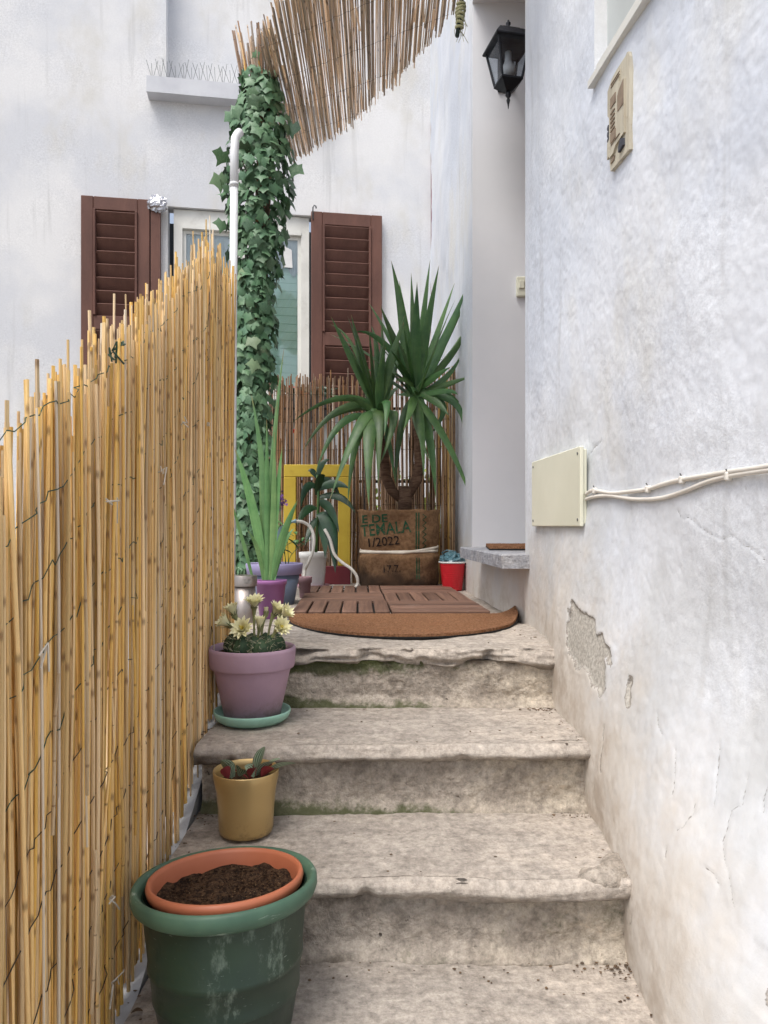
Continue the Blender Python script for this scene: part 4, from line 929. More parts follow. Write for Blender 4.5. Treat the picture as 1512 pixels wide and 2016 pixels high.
def flower(px,py,dy,open_,facing,size=1.0):
    top=P(px,py,MP.y+dy); base=cc+Vector(((top.x-cc.x)*.55,(top.y-cc.y)*.55,.028)); ax=Vector(facing).normalized()
    size*=1.18; hub=top-ax*.018*size
    b=MB(); path=bez(base,Vector(((base.x+hub.x)/2,(base.y+hub.y)/2,hub.z-.006)),hub,7); b.tube(path,[.0028,.0026,.0026,.003,.0036,.0045,.006,.0078*size],8)
    u=ax.cross(Vector((0,1,.3))); u=u.normalized() if u.length>.1 else Vector((1,0,0)); v=ax.cross(u)
    for k in range(12):
        a=k*.524; q=u*math.cos(a)+v*math.sin(a); blade(b,[hub-ax*.006+q*.004,hub+q*(.007+.004*open_)+ax*.006,hub+q*(.010+.014*open_)*size+ax*.014*size],.0042,.1,lambda t:1-.8*t,side=ax.cross(q))
    fl=b.build('flower',MAT['petal_out'],mp_,True); p_=MB()
    for ring,(n,sp,L) in enumerate(((13,1.0,.030),(11,.75,.029),(8,.45,.025))):
        for k in range(n):
            a=2*math.pi*(k+.5*ring)/n+random.uniform(-.1,.1); q=u*math.cos(a)+v*math.sin(a); L_=L*size*random.uniform(.9,1.08); s2=(.25+.75*open_)*sp
            t0=hub+q*.003; t2=hub+(q*math.sin(s2*1.15)+ax*math.cos(s2*1.15))*L_; t1=hub+q*.003+ax*L_*.5+q*.3*L_*s2
            blade(p_,bez(t0,t1,t2,5),.0085*size,.22,lambda t:(.5+.5*math.sin(min(1,t*1.6)*1.57))*(1-max(0,(t-.6)/.4)**2*.95),side=ax.cross(q))
    p_.build('petals',MAT['petal'],fl,True)
    if open_>.6:
        s_=MB()
        for k in range(16):
            a=random.uniform(0,6.28); q=u*math.cos(a)+v*math.sin(a); e=hub+ax*.018*size+q*.006*random.random(); s_.tube([hub,e],[.0004,.0009],4)
        setp(s_.build('stamens',MAT['stamen'],fl),kind='stuff')
flower(500,1180,-.01,.6,(.05,-.35,1),1.0); flower(456,1197,.0,.35,(-.3,-.2,1),.95); flower(438,1222,-.03,.4,(-.75,-.35,.6),1.0)
flower(474,1234,-.055,.8,(-.15,-.85,.6),1.0); flower(512,1222,-.04,.2,(.05,-.2,1),.85); flower(548,1196,.0,.5,(.5,-.2,.8),1.0); flower(566,1204,-.02,.4,(.8,-.3,.6),.95); flower(556,1232,-.045,.62,(.55,-.7,.5),.95); flower(524,1200,.02,.05,(0,0,1),.5)
# ------------------------------------------------------------------ landing: tiles, mats
MAT['deck']=None
t=NT('oiled_deck_wood'); r=t.rnd(); sep=t.n('ShaderNodeSeparateXYZ'); t.l(t.tc.outputs['Object'],sep.inputs[0])
cmb=t.n('ShaderNodeCombineXYZ'); t.l(t.math('MULTIPLY',r,50.0),cmb.inputs[0]); ad=t.n('ShaderNodeVectorMath',operation='ADD'); t.l(cmb.outputs[0],ad.inputs[0]); t.l(t.tc.outputs['Object'],ad.inputs[1])
g_=t.noise(1,5,.65,(3,70,70),vec=ad.outputs[0]); c=t.mix(t.rng(g_,.3,.7),lin((130,100,84)),lin((96,72,61))); h=t.n('ShaderNodeHueSaturation'); t.l(t.rng(r,0,1,.72,1.2,False),h.inputs['Value']); t.l(c,h.inputs['Color'])
c=t.mix(t.rng(t.noise(9,4,.7,vec=ad.outputs[0]),.56,.74,0,.4),h.outputs[0],lin((150,132,122))); MAT['deck']=t.fin(c,.62,t.bump(g_,.25,.002),0,.3)
MAT['black']=simple('black_plastic',(28,28,28),None,20,.7,.1)
TW,TD=.338,.358; TA=math.radians(2.7); T0=Vector((-.312,2.478,.0)); tx=Vector((math.cos(TA),math.sin(TA)*0+.0,0)); tyv=Vector((-math.sin(TA),math.cos(TA),0)); tx=Vector((math.cos(TA*.4),math.sin(TA*.4),0))
def slat_me(L,W):
    b=MB(); b.bbox((0,0,0),(L/2,0,0),(0,W/2,0),(0,0,.006),.0025); me=b.mesh('slat'); me.materials.append(MAT['deck']); return me
sA=slat_me(TD-.008,TW/6-.0065); sB=slat_me(TW-.006,TD/6-.0065)
wh=[['front','middle','rear'],['front','middle','rear']]
for ci in range(2):
    for ri in range(3):
        c=T0+tx*TW*(ci+.5)+tyv*TD*(ri+.5)+Vector((0,0,.0)); lab='%s wooden deck tile of the %s column, slats %s'%(wh[ci][ri],'pot-side' if ci==0 else 'doorstep-side','running lengthwise' if (ci+ri)%2==0 else 'running crosswise')
        tl=thing('deck_tile',tuple(c),lab,'deck tile','wooden deck tiles on the landing')
        b=MB(); b.obox(c+Vector((0,0,.0035)),tx*(TW/2-.004),tyv*(TD/2-.004),(0,0,.0035)); b.build('base_grid',MAT['black'],tl)
        for k in range(6):
            if (ci+ri)%2==0: p=c+tx*TW*((k+.5)/6-.5); M3=Matrix((tyv,-tx,Vector((0,0,1)))).transposed().to_4x4(); me=sA
            else: p=c+tyv*TD*((k+.5)/6-.5); M3=Matrix((tx,tyv,Vector((0,0,1)))).transposed().to_4x4(); me=sB
            inst('slat',me,Matrix.Translation(p+Vector((0,0,.0135+random.uniform(-.0008,.0008))))@M3@Matrix.Rotation(random.gauss(0,.006),4,'X'),tl)
t=NT('coir'); c=t.mix(t.rng(t.noise(160,3,.75),.35,.65),lin((158,118,88)),lin((114,80,58))); c=t.mix(t.rng(t.noise(14,4,.6,(1,3,1)),.5,.7,0,.5),c,lin((134,88,58))); c=t.mix(t.rng(t.noise(60,3,.8,off=(5,5,5)),.72,.78,0,.7),c,lin((214,190,160)))
MAT['coir']=t.fin(c,.97,t.bump(t.noise(190,3,.8),1.0,.006),0,.1)
def coir_mat(name,c,a,bb,label,thick=.013,curl=0,ang=0,full=False,ex=1.0,fib=9000):
    root=thing(name,tuple(c),label,'door mat'); c=Vector(c); R=Matrix.Rotation(ang,3,'Z')
    def sh(u,v): # u in -1..1 across, v in 0..1 from straight edge to front
        x=u*a; y=-v*bb*(max(0,1-abs(u)**2.0)**.5 if not full else 1); z=curl*max(0,(u-.82)/.18)**2
        return x,y,z
    nu,nv=60,16
    def sheet(z0,z1,m,nm,gr=0):
        b=MB(); vs=[]
        for l,zz in ((0,z0),(1,z1)):
            for i in range(nu+1):
                for j in range(nv+1):
                    x,y,z=sh(-1+2*i/nu,j/nv); x*=1+gr; y=y*(1+gr); vs.append(c+R@Vector((x,y,z+zz+(.0018*mnoise.noise(Vector((x*60,y*60,3))) if l else 0))))
        I=lambda l,i,j:l*(nu+1)*(nv+1)+i*(nv+1)+j; fs=[]
        for i in range(nu):
            for j in range(nv): fs+=[(I(1,i,j),I(1,i,j+1),I(1,i+1,j+1),I(1,i+1,j)),(I(0,i,j),I(0,i+1,j),I(0,i+1,j+1),I(0,i,j+1))]
            fs+=[(I(0,i,0),I(1,i,0),I(1,i+1,0),I(0,i+1,0)),(I(0,i,nv),I(0,i+1,nv),I(1,i+1,nv),I(1,i,nv))]
        for j in range(nv): fs+=[(I(0,0,j),I(0,0,j+1),I(1,0,j+1),I(1,0,j)),(I(0,nu,j),I(1,nu,j),I(1,nu,j+1),I(0,nu,j+1))]
        return b.add(vs,fs).build(nm,m,root,True)
    autosmooth(sheet(0,.004,MAT['black'],'rubber_backing',.008),40); autosmooth(sheet(.0042,thick,MAT['coir'],'coir_pile'),50)
    b=MB()
    for k in range(fib):
        u=random.uniform(-1,1); v=random.random()**.8; x,y,z=sh(u,v); p=c+R@Vector((x,y,z+thick-.001)); d=Vector((random.gauss(0,.5),random.gauss(0,.5)-(.9 if v>.96 else 0),1)).normalized(); s_=Vector((random.random()-.5,random.random()-.5,0)).normalized()*.00055; L=random.uniform(.002,.0055)
        b.add([p-s_,p+s_,p+d*L],[(0,1,2)])
    setp(b.build('fibres',MAT['coir'],root),kind='stuff')
coir_mat('half_round_doormat',(.062,2.472,.002),.378,.47,'half round brown coir doormat on the edge of the landing',.012,.026,math.radians(.6))
coir_mat('doorstep_mat',(.56,2.99,Z_S+.002),.145,.38,'brown coir mat lying on the raised doorstep','.' and .014,0,math.radians(-6),True,fib=2500)
# ------------------------------------------------------------------ yucca in a coffee sack
SKC=Vector((.075,3.73,0.0)); SA_,SB_,SH=.203,.165,.385
t=NT('burlap'); sep=t.n('ShaderNodeSeparateXYZ'); t.l(t.tc.outputs['Object'],sep.inputs[0])
wx=t.math('SINE',t.math('MULTIPLY',sep.outputs['X'],1500.0)); wz=t.math('SINE',t.math('MULTIPLY',sep.outputs['Z'],1500.0)); wv=t.math('MULTIPLY',wx,wz)
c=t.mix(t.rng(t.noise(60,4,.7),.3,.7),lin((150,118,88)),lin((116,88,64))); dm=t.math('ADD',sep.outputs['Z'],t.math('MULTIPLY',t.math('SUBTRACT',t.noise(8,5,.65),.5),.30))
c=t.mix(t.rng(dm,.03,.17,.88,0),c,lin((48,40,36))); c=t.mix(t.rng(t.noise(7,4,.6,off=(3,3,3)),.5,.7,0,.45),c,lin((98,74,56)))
MAT['burlap']=t.fin(c,.97,t.bump(t.math('ADD',t.math('MULTIPLY',wv,.3),t.noise(120,3,.7)),.6,.003),0,.1)
def sack_pt(th,z,off=0):
    n=2.7; ca,sa=math.cos(th),math.sin(th); k=(abs(ca)**n+abs(sa)**n)**(-1/n); t_=z/SH
    sl=1-.05*(1-t_)**2+.02*math.sin(t_*7); wr=.010*mnoise.fractal(Vector((ca*2.2,sa*2.2,z*11)),1,2,4)+.004*math.sin(z*52+3*mnoise.noise(Vector((ca*2,sa*2,1))))*(1-abs(t_-.42)*1.2)
    pin=-.010*math.exp(-((z-.185)/.02)**2)
    return SKC+Vector(((SA_*sl+wr+pin+off)*k*ca,(SB_*sl+wr+pin+off)*k*sa,z))
sack=thing('coffee_sack',tuple(SKC),'brown burlap coffee sack with green lettering wrapped round the yucca pot','sack')
n,m=96,44; b=MB(); vs=[]
for j in range(m+1):
    z=SH*j/m
    for i in range(n):
        th=2*math.pi*i/n; p=sack_pt(th,z); 
        if j==m: p.z+=.010*mnoise.noise(Vector((math.cos(th)*3,math.sin(th)*3,5)))
        vs.append(p)
for i in range(n): th=2*math.pi*i/n; p=sack_pt(th,SH,-.012); p.z=SH-.002+.008*mnoise.noise(Vector((math.cos(th)*3,math.sin(th)*3,5))); vs.append(p)
for i in range(n): vs.append(sack_pt(th:=2*math.pi*i/n,SH-.06,-.02))
M_=m+3
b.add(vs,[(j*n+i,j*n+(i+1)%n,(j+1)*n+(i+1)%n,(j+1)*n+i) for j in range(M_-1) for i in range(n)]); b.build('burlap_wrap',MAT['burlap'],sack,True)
soil_disc('soil',SKC+Vector((0,0,SH-.05)),.145,MAT['soil'],sack,.006)
def sack_front(x,z,off=.0022):       # front surface point under world offset x from the sack centre
    lo,hi=math.pi*1.001,math.pi*1.999
    for _ in range(30):
        mid=(lo+hi)/2
        if sack_pt(mid,z).x-SKC.x<x: lo=mid
        else: hi=mid
    return sack_pt((lo+hi)/2,z,off)
def ink(name,c): 
    t=NT(name); tr=t.rng(t.noise(70,4,.8),.36,.5,0.15,1); return t.fin(t.mix(tr,lin((112,86,64)),lin(c)),.97,None,0,.1)
MAT['ink_g']=ink('green_ink',(36,78,58)); MAT['ink_b']=ink('dark_ink',(44,40,38))
def sack_text(txt,px,py,hpx,mat,rot=0,bold=.0,sx=1.0):
    cu=bpy.data.curves.new('tmp','FONT'); cu.body=txt; cu.size=1.0; cu.offset=bold; cu.resolution_u=3
    ob=bpy.data.objects.new('tmp',cu); COL.objects.link(ob); dg=bpy.context.evaluated_depsgraph_get(); me=bpy.data.meshes.new_from_object(ob.evaluated_get(dg)); bpy.data.objects.remove(ob)
    import bmesh; bm=bmesh.new(); bm.from_mesh(me); bmesh.ops.triangulate(bm,faces=bm.faces); bmesh.ops.subdivide_edges(bm,edges=[e for e in bm.edges if e.calc_length()>.25],cuts=2,use_grid_fill=False); bmesh.ops.triangulate(bm,faces=bm.faces)
    d=SKC.y-SB_; s=hpx/FPX*d/.72; x0=(px-CX)/FPX*d-SKC.x; z0=CAMZ-(py-HY)/FPX*d; ca,sa=math.cos(rot),math.sin(rot); b=MB(); vs=[]
    for v in bm.verts:
        x=v.co.x*s*sx; z=v.co.y*s; xx=x0+x*ca-z*sa; zz=z0+x*sa+z*ca; vs.append(sack_front(max(-.190,min(.190,xx)),zz))
    b.add(vs,[tuple(v.index for v in f.verts) for f in bm.faces]); bm.free(); bpy.data.meshes.remove(me)
    return b.build('printed_text',mat,sack)
sack_text('E DE',712,1030,16,MAT['ink_g'],.05,.02,1.15); sack_text('TEMALA',711,1057,24,MAT['ink_g'],.10,.010,.80); sack_text('1/2022',722,1078,18,MAT['ink_b'],.10,.012,.95); sack_text('17.7.',752,1127,14,MAT['ink_b'],.05,.01)
b=MB()
def strip(x0p,x1p,y0p,y1p):
    d=SKC.y-SB_; vs=[]; N=16
    for i in range(N+1):
        z=CAMZ-((y0p+(y1p-y0p)*i/N)-HY)/FPX*d
        for xp in (x0p,x1p): vs.append(sack_front((xp-CX)/FPX*d-SKC.x,z))
    MB().add(vs,[(2*i,2*i+1,2*i+3,2*i+2) for i in range(N)]).build('printed_stripe',MAT['ink_g'],sack)
strip(818,820.5,1009,1082); strip(823,825.5,1009,1082); strip(819,821.5,1098,1140); strip(824,826,1098,1140)
for k in range(6):
    y0=1012+k*11.5; d=SKC.y-SB_; pts=[(832,y0),(839,y0+5.5),(832,y0+11)]; b=MB(); vs=[]
    for (xp,yp) in pts:
        for w_ in (-1.3,1.3): vs.append(sack_front((xp+w_-CX)/FPX*d-SKC.x,CAMZ-(yp-HY)/FPX*d))
    b.add(vs,[(0,1,3,2),(2,3,5,4)]).build('printed_zigzag',MAT['ink_g'],sack)
MAT['strap']=simple('white_strap',(226,218,204),(206,196,180),30,.8,.2,90,.002)
for (zl,zm,zr) in ((.183,.176,.205),(.176,.181,.183)):
    path=[]
    for i in range(61):
        th=2*math.pi*i/60; x=math.cos(th); z=(zm+(zr-zm)*max(0,x)**1.4+(zl-zm)*max(0,-x)) if math.sin(th)<=0 else .19; path.append(sack_pt(th,z,.004))
    b=MB(); b.tube(path,.0042,6,False,1.6); b.build('strap',MAT['strap'],sack,True)
yuc=thing('yucca',(SKC.x+.02,SKC.y,SH-.04),'tall yucca with a forked trunk and two heads of sword leaves','plant')
YD=3.70
R_H=P(818,775,3.66); L_H=P(742,812,3.58)
def trunk(path,rad):
    b=MB(); b.tube(path,rad,14); o=b.build('trunk',MAT['bark'],yuc,True); return o
pth=[P(797,1020,3.7),P(797,985,3.7),P(799,958,3.7)]; trunk(pth,[.036,.035,.036])
trunk([P(806,975,3.7),P(820,945,3.7),P(826,910,3.7),P(825,860,3.68),P(820,800,3.66)],[.018,.028,.027,.026,.03])
trunk([P(790,985,3.7),P(772,966,3.7),P(760,940,3.68),P(756,900,3.64),P(748,830,3.6)],[.018,.026,.026,.025,.028])
rl_=random.Random(11)
def yleaf(head,tip,ctrl,dy,W,roll=0):
    t=P(tip[0],tip[1],head.y+dy); c=P(ctrl[0],ctrl[1],head.y+dy*.6) if ctrl else (head+t)/2+Vector((0,0,.02)); a=head+Vector((rl_.gauss(0,.012),rl_.gauss(0,.012),rl_.gauss(0,.015)))
    tg=(t-a).normalized(); s0=tg.cross(Vector((0,-1,0))); s0=s0.normalized() if s0.length>.15 else Vector((1,0,0)); s0=Matrix.Rotation(roll,3,tg)@s0
    b=MB(); blade(b,bez(a,c,t,11),W*.76,.22,lambda q:(.6+.4*math.sin(min(q/.3,1)*1.57))*(1-max(0,(q-.3)/.7)**1.5),side=s0); b.build('leaf',MAT['yucca'],yuc,True)
U=lambda x,y:(540+x/3.6,500+y/3.6)
for tip,ctrl,dy,W in (((828,45),(930,450),-.05,.075),((970,130),None,.1,.05),((1012,200),None,-.12,.075),((1105,40),None,.12,.055),((1168,80),None,-.02,.07),((1278,205),(1150,560),.05,.05),((1370,220),(1230,560),-.04,.07),((1380,270),(1270,520),.1,.06),((1392,390),(1390,620),.12,.05),((750,360),(850,600),-.10,.07),((885,190),(930,520),.14,.05),
  ((1420,860),(1180,930),-.1,.05),((1345,480),(1390,640),.05,.045),((1340,1365),(1400,960),-.05,.05),((1425,1810),(1230,1220),-.12,.06),((1090,1300),(1350,1000),-.02,.055),((1250,800),(1130,860),-.15,.06),((1330,700),(1250,900),.1,.05),((1060,1600),(1060,1150),-.18,.06),((1100,1470),(980,1160),-.16,.06),((1145,1740),(1120,1300),-.05,.07),((860,1660),(870,1150),-.06,.055),((570,550),(780,520),-.05,.05),((1000,1000),(960,900),-.2,.05),((1300,1000),(1260,930),-.2,.05),((915,1250),(1000,1030),-.22,.06),((1240,1150),(1150,1020),-.15,.06),((1330,1080),(1240,960),.1,.05),((860,900),(950,860),-.1,.05),((870,1000),(960,980),.15,.05)):
    yleaf(R_H,U(*tip),U(*ctrl) if ctrl else None,dy,W,rl_.uniform(-.5,.5))
for tip,ctrl,dy,W in (((400,440),(560,780),-.06,.065),((545,430),(640,800),.0,.07),((920,480),(800,760),-.08,.075),((790,660),(740,850),-.14,.06),((685,505),(760,640),.15,.05),((120,1200),(480,900),-.1,.045),((200,1400),(430,980),-.14,.05),((290,1560),(440,1060),-.18,.055),((350,1200),(520,1060),.05,.045),((390,1750),(640,1000),-.24,.085),((520,1780),(560,1150),-.12,.06),((670,1810),(650,1050),-.28,.095),((735,1650),(745,1050),-.22,.075),((740,1510),(960,960),-.15,.07),((780,1290),(830,860),-.22,.065),((500,1030),(590,1000),-.1,.04),((860,1640),(800,1100),-.1,.06),((400,500),(600,560),.1,.03),((760,450),(780,800),.12,.05)):
    yleaf(L_H,U(*tip),U(*ctrl) if ctrl else None,dy,W,rl_.uniform(-.45,.45))
for head,nn_,ext in ((R_H,13,1.0),(L_H,9,.9)):
    for k in range(nn_):
        a=rl_.uniform(0,6.28); el=rl_.uniform(.25,1.25); L_=rl_.uniform(.26,.5)*ext*(1.1 if el>.3 else .85); d=Vector((math.cos(a)*math.cos(el),math.sin(a)*math.cos(el)*.8,math.sin(el)))
        a0=head+Vector((0,0,rl_.uniform(-.06,.03))); c_=a0+d*L_*.55+Vector((0,0,.05)); t_=a0+d*L_-Vector((0,0,.10 if el<.3 else .0)); 
        if t_.x>.385 or t_.y>3.94: continue
        tg=(t_-a0).normalized(); s0=tg.cross(Vector((0,-.5,1))).normalized(); b=MB(); blade(b,bez(a0,c_,t_,9),rl_.uniform(.03,.045),.18,lambda q:(.6+.4*math.sin(min(q/.3,1)*1.57))*(1-max(0,(q-.3)/.7)**1.5),side=s0); b.build('leaf',MAT['yucca'],yuc,True)
# ------------------------------------------------------------------ red cup
t=NT('red_plastic'); c=t.mix(t.rng(t.noise(5,3,.5),.3,.7),lin((204,36,46)),lin((188,28,40))); MAT['redp']=t.fin(c,.3,None,0,.5)
MAT['white_plastic']=simple('white_plastic',(232,232,228),(222,222,220),8,.4,.05); MAT['teal_bag']=simple('crumpled_teal_plastic',(86,124,134),(56,88,100),14,.3,.4,30,.006,spec=.6)
RC=Vector((.327,3.52,.0)); cup=thing('red_cup',tuple(RC),'red plastic cup with a white rim beside the doorstep','cup')
b=MB(); pr=[(.044,0),(.046,.002)]
for k in range(12): z=.006+k*.0103; r_=.046+z*.125; pr+=[(r_,z),(r_+.0006,z+.005),(r_-.0002,z+.0085)]
pr+=[(.0630,.131),(.060,.130),(.045,.01)]; b.lathe(RC,pr,48); b.build('cup_wall',MAT['redp'],cup,True)
b=MB(); pr=[(.0625,.129),(.0655,.1305),(.0665,.134),(.0655,.1375),(.063,.137),(.0615,.133)]; b.lathe(RC,pr,48,False); b.build('rim',MAT['white_plastic'],cup,True)
bag=thing('crumpled_bag',tuple(RC+Vector((0,0,.11))),'crumpled teal plastic stuffed into the red cup','plastic bag')
b=MB(); vs=[]; n,m=26,16
for j in range(m+1):
    ph=-math.pi/2+math.pi*j/m
    for i in range(n):
        a=2*math.pi*i/n; d=Vector((math.cos(ph)*math.cos(a),math.cos(ph)*math.sin(a),math.sin(ph))); q=.053*(1+.38*mnoise.noise(d*2.6)+.3*abs(mnoise.noise(d*6+Vector((3,3,3))))); vs.append(RC+Vector((d.x*q,d.y*q,.137+d.z*q*.75)))
b.add(vs,[(j*n+i,j*n+(i+1)%n,(j+1)*n+(i+1)%n,(j+1)*n+i) for j in range(m) for i in range(n)]); b.build('bag_film',MAT['teal_bag'],bag)
b=MB(); c=RC+Vector((-.035,-.02,.16)); b.tube([c,c+Vector((-.018,-.01,.02)),c+Vector((.005,-.012,.032)),c+Vector((.045,-.02,.026)),c+Vector((.055,-.02,.0))],.003,6); b.build('bag_handle',MAT['teal_bag'],bag,True)
# ------------------------------------------------------------------ pots along the left of the landing
MAT['steel']=simple('brushed_steel',(176,168,162),(140,132,128),20,.42,.15,1,.001,(60,60,600),metal=.9)
CN=Vector((-.447,2.36,-.004)); can_=thing('steel_canister',tuple(CN),'brushed steel cylinder lamp with a capped top beside the magenta pot','canister')
b=MB(); b.lathe(CN,[(.034,0),(.035,.002),(.035,.118)],36,True,True); b.build('body',MAT['steel'],can_,True)
b=MB(); b.lathe(CN,[(.036,.119),(.0402,.1205),(.0402,.150),(.039,.1525),(.036,.1535),(.0,.154)],36,True); o=autosmooth(b.build('cap',MAT['steel'],can_),40)
MAT['tagg']=simple('grey_label',(150,146,142),(96,92,90),60,.6,0); b=MB()
b.add([(CN.x+.0408*math.sin(a),CN.y-.0408*math.cos(a),z+CN.z) for a in np.linspace(.1,.75,6) for z in (.130,.144)],[(2*i,2*i+2,2*i+3,2*i+1) for i in range(5)]); b.build('sticker',MAT['tagg'],can_)
MAT['magenta']=simple('magenta_plastic',(162,110,162),(146,94,148),5,.45,.06,40,.001,spec=.4)
MG=Vector((-.384,2.5,-.004)); mg=thing('magenta_pot',tuple(MG),'small magenta plastic pot with upright sword leaves','pot')
b=MB(); b.lathe(MG,[(.036,0),(.038,.002),(.0495,.112),(.0525,.1125),(.0545,.127),(.0535,.1285),(.051,.1275),(.049,.115)],48); b.build('pot_wall',MAT['magenta'],mg,True); soil_disc('soil',MG+Vector((0,0,.112)),.049,MAT['soil'],mg,.003,24)
gl_=thing('sword_leaf_plant',tuple(MG+Vector((0,0,.112))),'upright light green sword leaves growing from the magenta pot','plant')
def gleaf(bx,tip,ctrl,dy,W,mat='glad',root=None,d0=None,by=1142,roll=0):
    d0=d0 or MG.y; a=P(bx,by,d0); t=P(tip[0],tip[1],d0+dy); c=P(ctrl[0],ctrl[1],d0+dy*.3); tg=(t-a).normalized(); s0=tg.cross(Vector((0,-1,0))).normalized(); s0=Matrix.Rotation(roll,3,tg)@s0
    b=MB(); blade(b,bez(a,c,t,10),W*(.8 if mat=='glad' else 1),.14,lambda q:(.45+.55*math.sin(min(q/.4,1)*1.57))*(1-max(0,(q-.4)/.6)**1.9),side=s0); b.build('leaf',MAT[mat],root or gl_,True)
for a in ((530,(559,686),(530,900),.12,.022),(524,(495,778),(528,940),.02,.030),(526,(525,825),(527,980),-.02,.024),(532,(546,790),(528,950),.05,.024),(534,(556,877),(540,1000),-.04,.03),(522,(462,882),(505,1000),-.03,.040),(536,(588,981),(548,1060),-.06,.036),(520,(512,850),(516,990),.03,.024),(532,(540,850),(540,1000),-.05,.026),(518,(488,1045),(512,1075),-.05,.02),(540,(580,1040),(560,1050),.02,.018)): gleaf(*a,roll=random.uniform(-.4,.4))
gleaf(500,(449,968),(478,1060),-.04,.016,'glad',by=1150)
MAT['lav']=simple('lavender_paint',(160,152,188),(146,140,176),4,.6,.1,40,.002); MAT['slate']=simple('slate_blue_paint',(116,128,146),(102,112,130),4,.6,.1,40,.002)
LV=Vector((-.436,2.93,-.004)); lv=thing('lavender_pot',tuple(LV),'slate blue pot with a lavender rim behind the magenta pot','pot')
b=MB(); b.lathe(LV,[(.075,0),(.078,.003),(.100,.120),(.090,.118)],56); b.build('pot_wall',MAT['slate'],lv,True); b=MB(); b.lathe(LV,[(.100,.1195),(.108,.121),(.113,.160),(.111,.163),(.106,.161),(.100,.13)],56,False); b.build('rim',MAT['lav'],lv,True); soil_disc('soil',LV+Vector((0,0,.145)),.102,MAT['soil'],lv,.004,30)
MAT['purple']=simple('purple_petal',(126,86,150),(104,64,130),40,.7,.1)
fp=thing('purple_flower_plant',tuple(LV+Vector((0,0,.145))),'leafy plant with a purple flower spike in the lavender rimmed pot','plant')
d0=2.95
for k in range(46):
    a=P(random.uniform(515,575),1108,d0+random.uniform(-.05,.05)); e=a+Vector((random.gauss(0,.04),random.gauss(0,.03),random.uniform(.03,.16))); t_=e+Vector((random.gauss(0,.04),random.gauss(-.01,.03),random.gauss(.0,.02)))
    pleaf(e,t_,random.uniform(.014,.026),MAT['midleaf'],fp,.008)
for k in range(9): a=P(random.uniform(520,570),1110,d0); MB().tube(bez(a,a+Vector((0,0,.05)),a+Vector((random.gauss(0,.05),random.gauss(0,.03),random.uniform(.08,.17))),6),.0015,5).build('stem',MAT['midleaf'],fp,True)
b=MB(); c=P(552,985,d0)
for k in range(42):
    p=c+Vector((random.gauss(0,.012),random.gauss(0,.012),random.gauss(0,.017))); n_=Vector((random.gauss(0,1),random.gauss(-.6,.6),random.gauss(.3,.7))).normalized(); u_=n_.orthogonal().normalized(); v_=n_.cross(u_)
    b.add([p]+[p+(u_*math.cos(q)+v_*math.sin(q))*(.008 if i%2 else .004)+n_*.002 for i,q in enumerate(np.linspace(0,6.283,11)[:-1])],[(0,1+i,1+(i+1)%10) for i in range(10)])
fh=b.build('flower_head',MAT['purple'],fp); MB().tube([P(550,1105,d0),P(551,1040,d0),P(552,985,d0)],.002,6).build('flower_stalk',MAT['midleaf'],fp,True)
for tip,ctrl,W in (((585,1028),(555,1020),.016),((566,1040),(548,1015),.016),((545,1045),(540,1050),.012),((575,1050),(556,1035),.014),((540,1150),(538,1080),.012),((578,1020),(560,1012),.012)): gleaf(539,tip,ctrl,-.05,W,'blueleaf',fp,2.85,1120,random.uniform(-.5,.5))
MAT['mauve2']=simple('faded_mauve_clay',(150,120,126),(128,102,108),8,.8,.2,60,.002,dirt=(110,96,92))
SP=Vector((-.342,3.18,-.004)); sp=thing('small_clay_pot',tuple(SP),'tiny faded mauve clay pot between the white pot and deck tiles','pot')
b=MB(); b.lathe(SP,[(.021,0),(.022,.002),(.0265,.065),(.0305,.066),(.032,.09),(.031,.092),(.0285,.091),(.026,.07)],36); b.build('pot_wall',MAT['mauve2'],sp,True); soil_disc('soil',SP+Vector((0,0,.082)),.0275,MAT['soil'],sp,.002,20)
# white pot with a small dracaena, white hose
WP=Vector((-.355,3.70,-.004)); wp=thing('white_pot',tuple(WP),'white plastic pot on a pink saucer before the yellow frame','pot')
MAT['pinks']=simple('dusty_pink_plastic',(176,138,150),None,8,.5,.05)
b=MB(); b.lathe(WP,[(.060,0),(.078,.002),(.082,.018),(.079,.018),(.06,.006)],40); b.build('saucer',MAT['pinks'],wp,True)
b=MB(); b.lathe(WP,[(.052,.007),(.054,.010),(.067,.150),(.0715,.151),(.0725,.178),(.070,.180),(.067,.178),(.064,.15)],44); b.build('pot_wall',MAT['white_plastic'],wp,True); soil_disc('soil',WP+Vector((0,0,.165)),.066,MAT['soil'],wp,.003,24)
dr=thing('dracaena',tuple(WP+Vector((0,0,.165))),'small dark leaved dracaena in the white pot','plant')
DD=3.66
MB().tube([P(622,1092,DD),P(624,1040,DD),P(627,980,DD),P(624,935,DD)],[.007,.007,.0065,.005],8).build('stem',MAT['midleaf'],dr,True)
for by,tip,ctrl,dy,W in ((940,(606,928),(614,920),0,.03),(945,(650,905),(632,900),.02,.03),(960,(592,1000),(600,940),-.05,.04),(965,(688,962),(655,940),-.05,.045),(980,(700,1010),(672,960),-.05,.04),(1000,(585,1035),(602,990),-.08,.045),(1010,(660,1128),(655,1000),-.10,.075),(990,(668,1050),(650,985),-.1,.05),(975,(640,935),(630,930),-.1,.04),(1020,(600,1075),(612,1030),-.1,.035),(950,(672,985),(650,930),.0,.035),(1030,(640,1100),(640,1040),-.1,.05)): gleaf(624,tip,ctrl,dy,W,'darkleaf',dr,DD,by,random.uniform(-.5,.5))
MAT['hose']=simple('white_hose',(214,210,200),(196,192,184),20,.5,.1)
HD=3.55
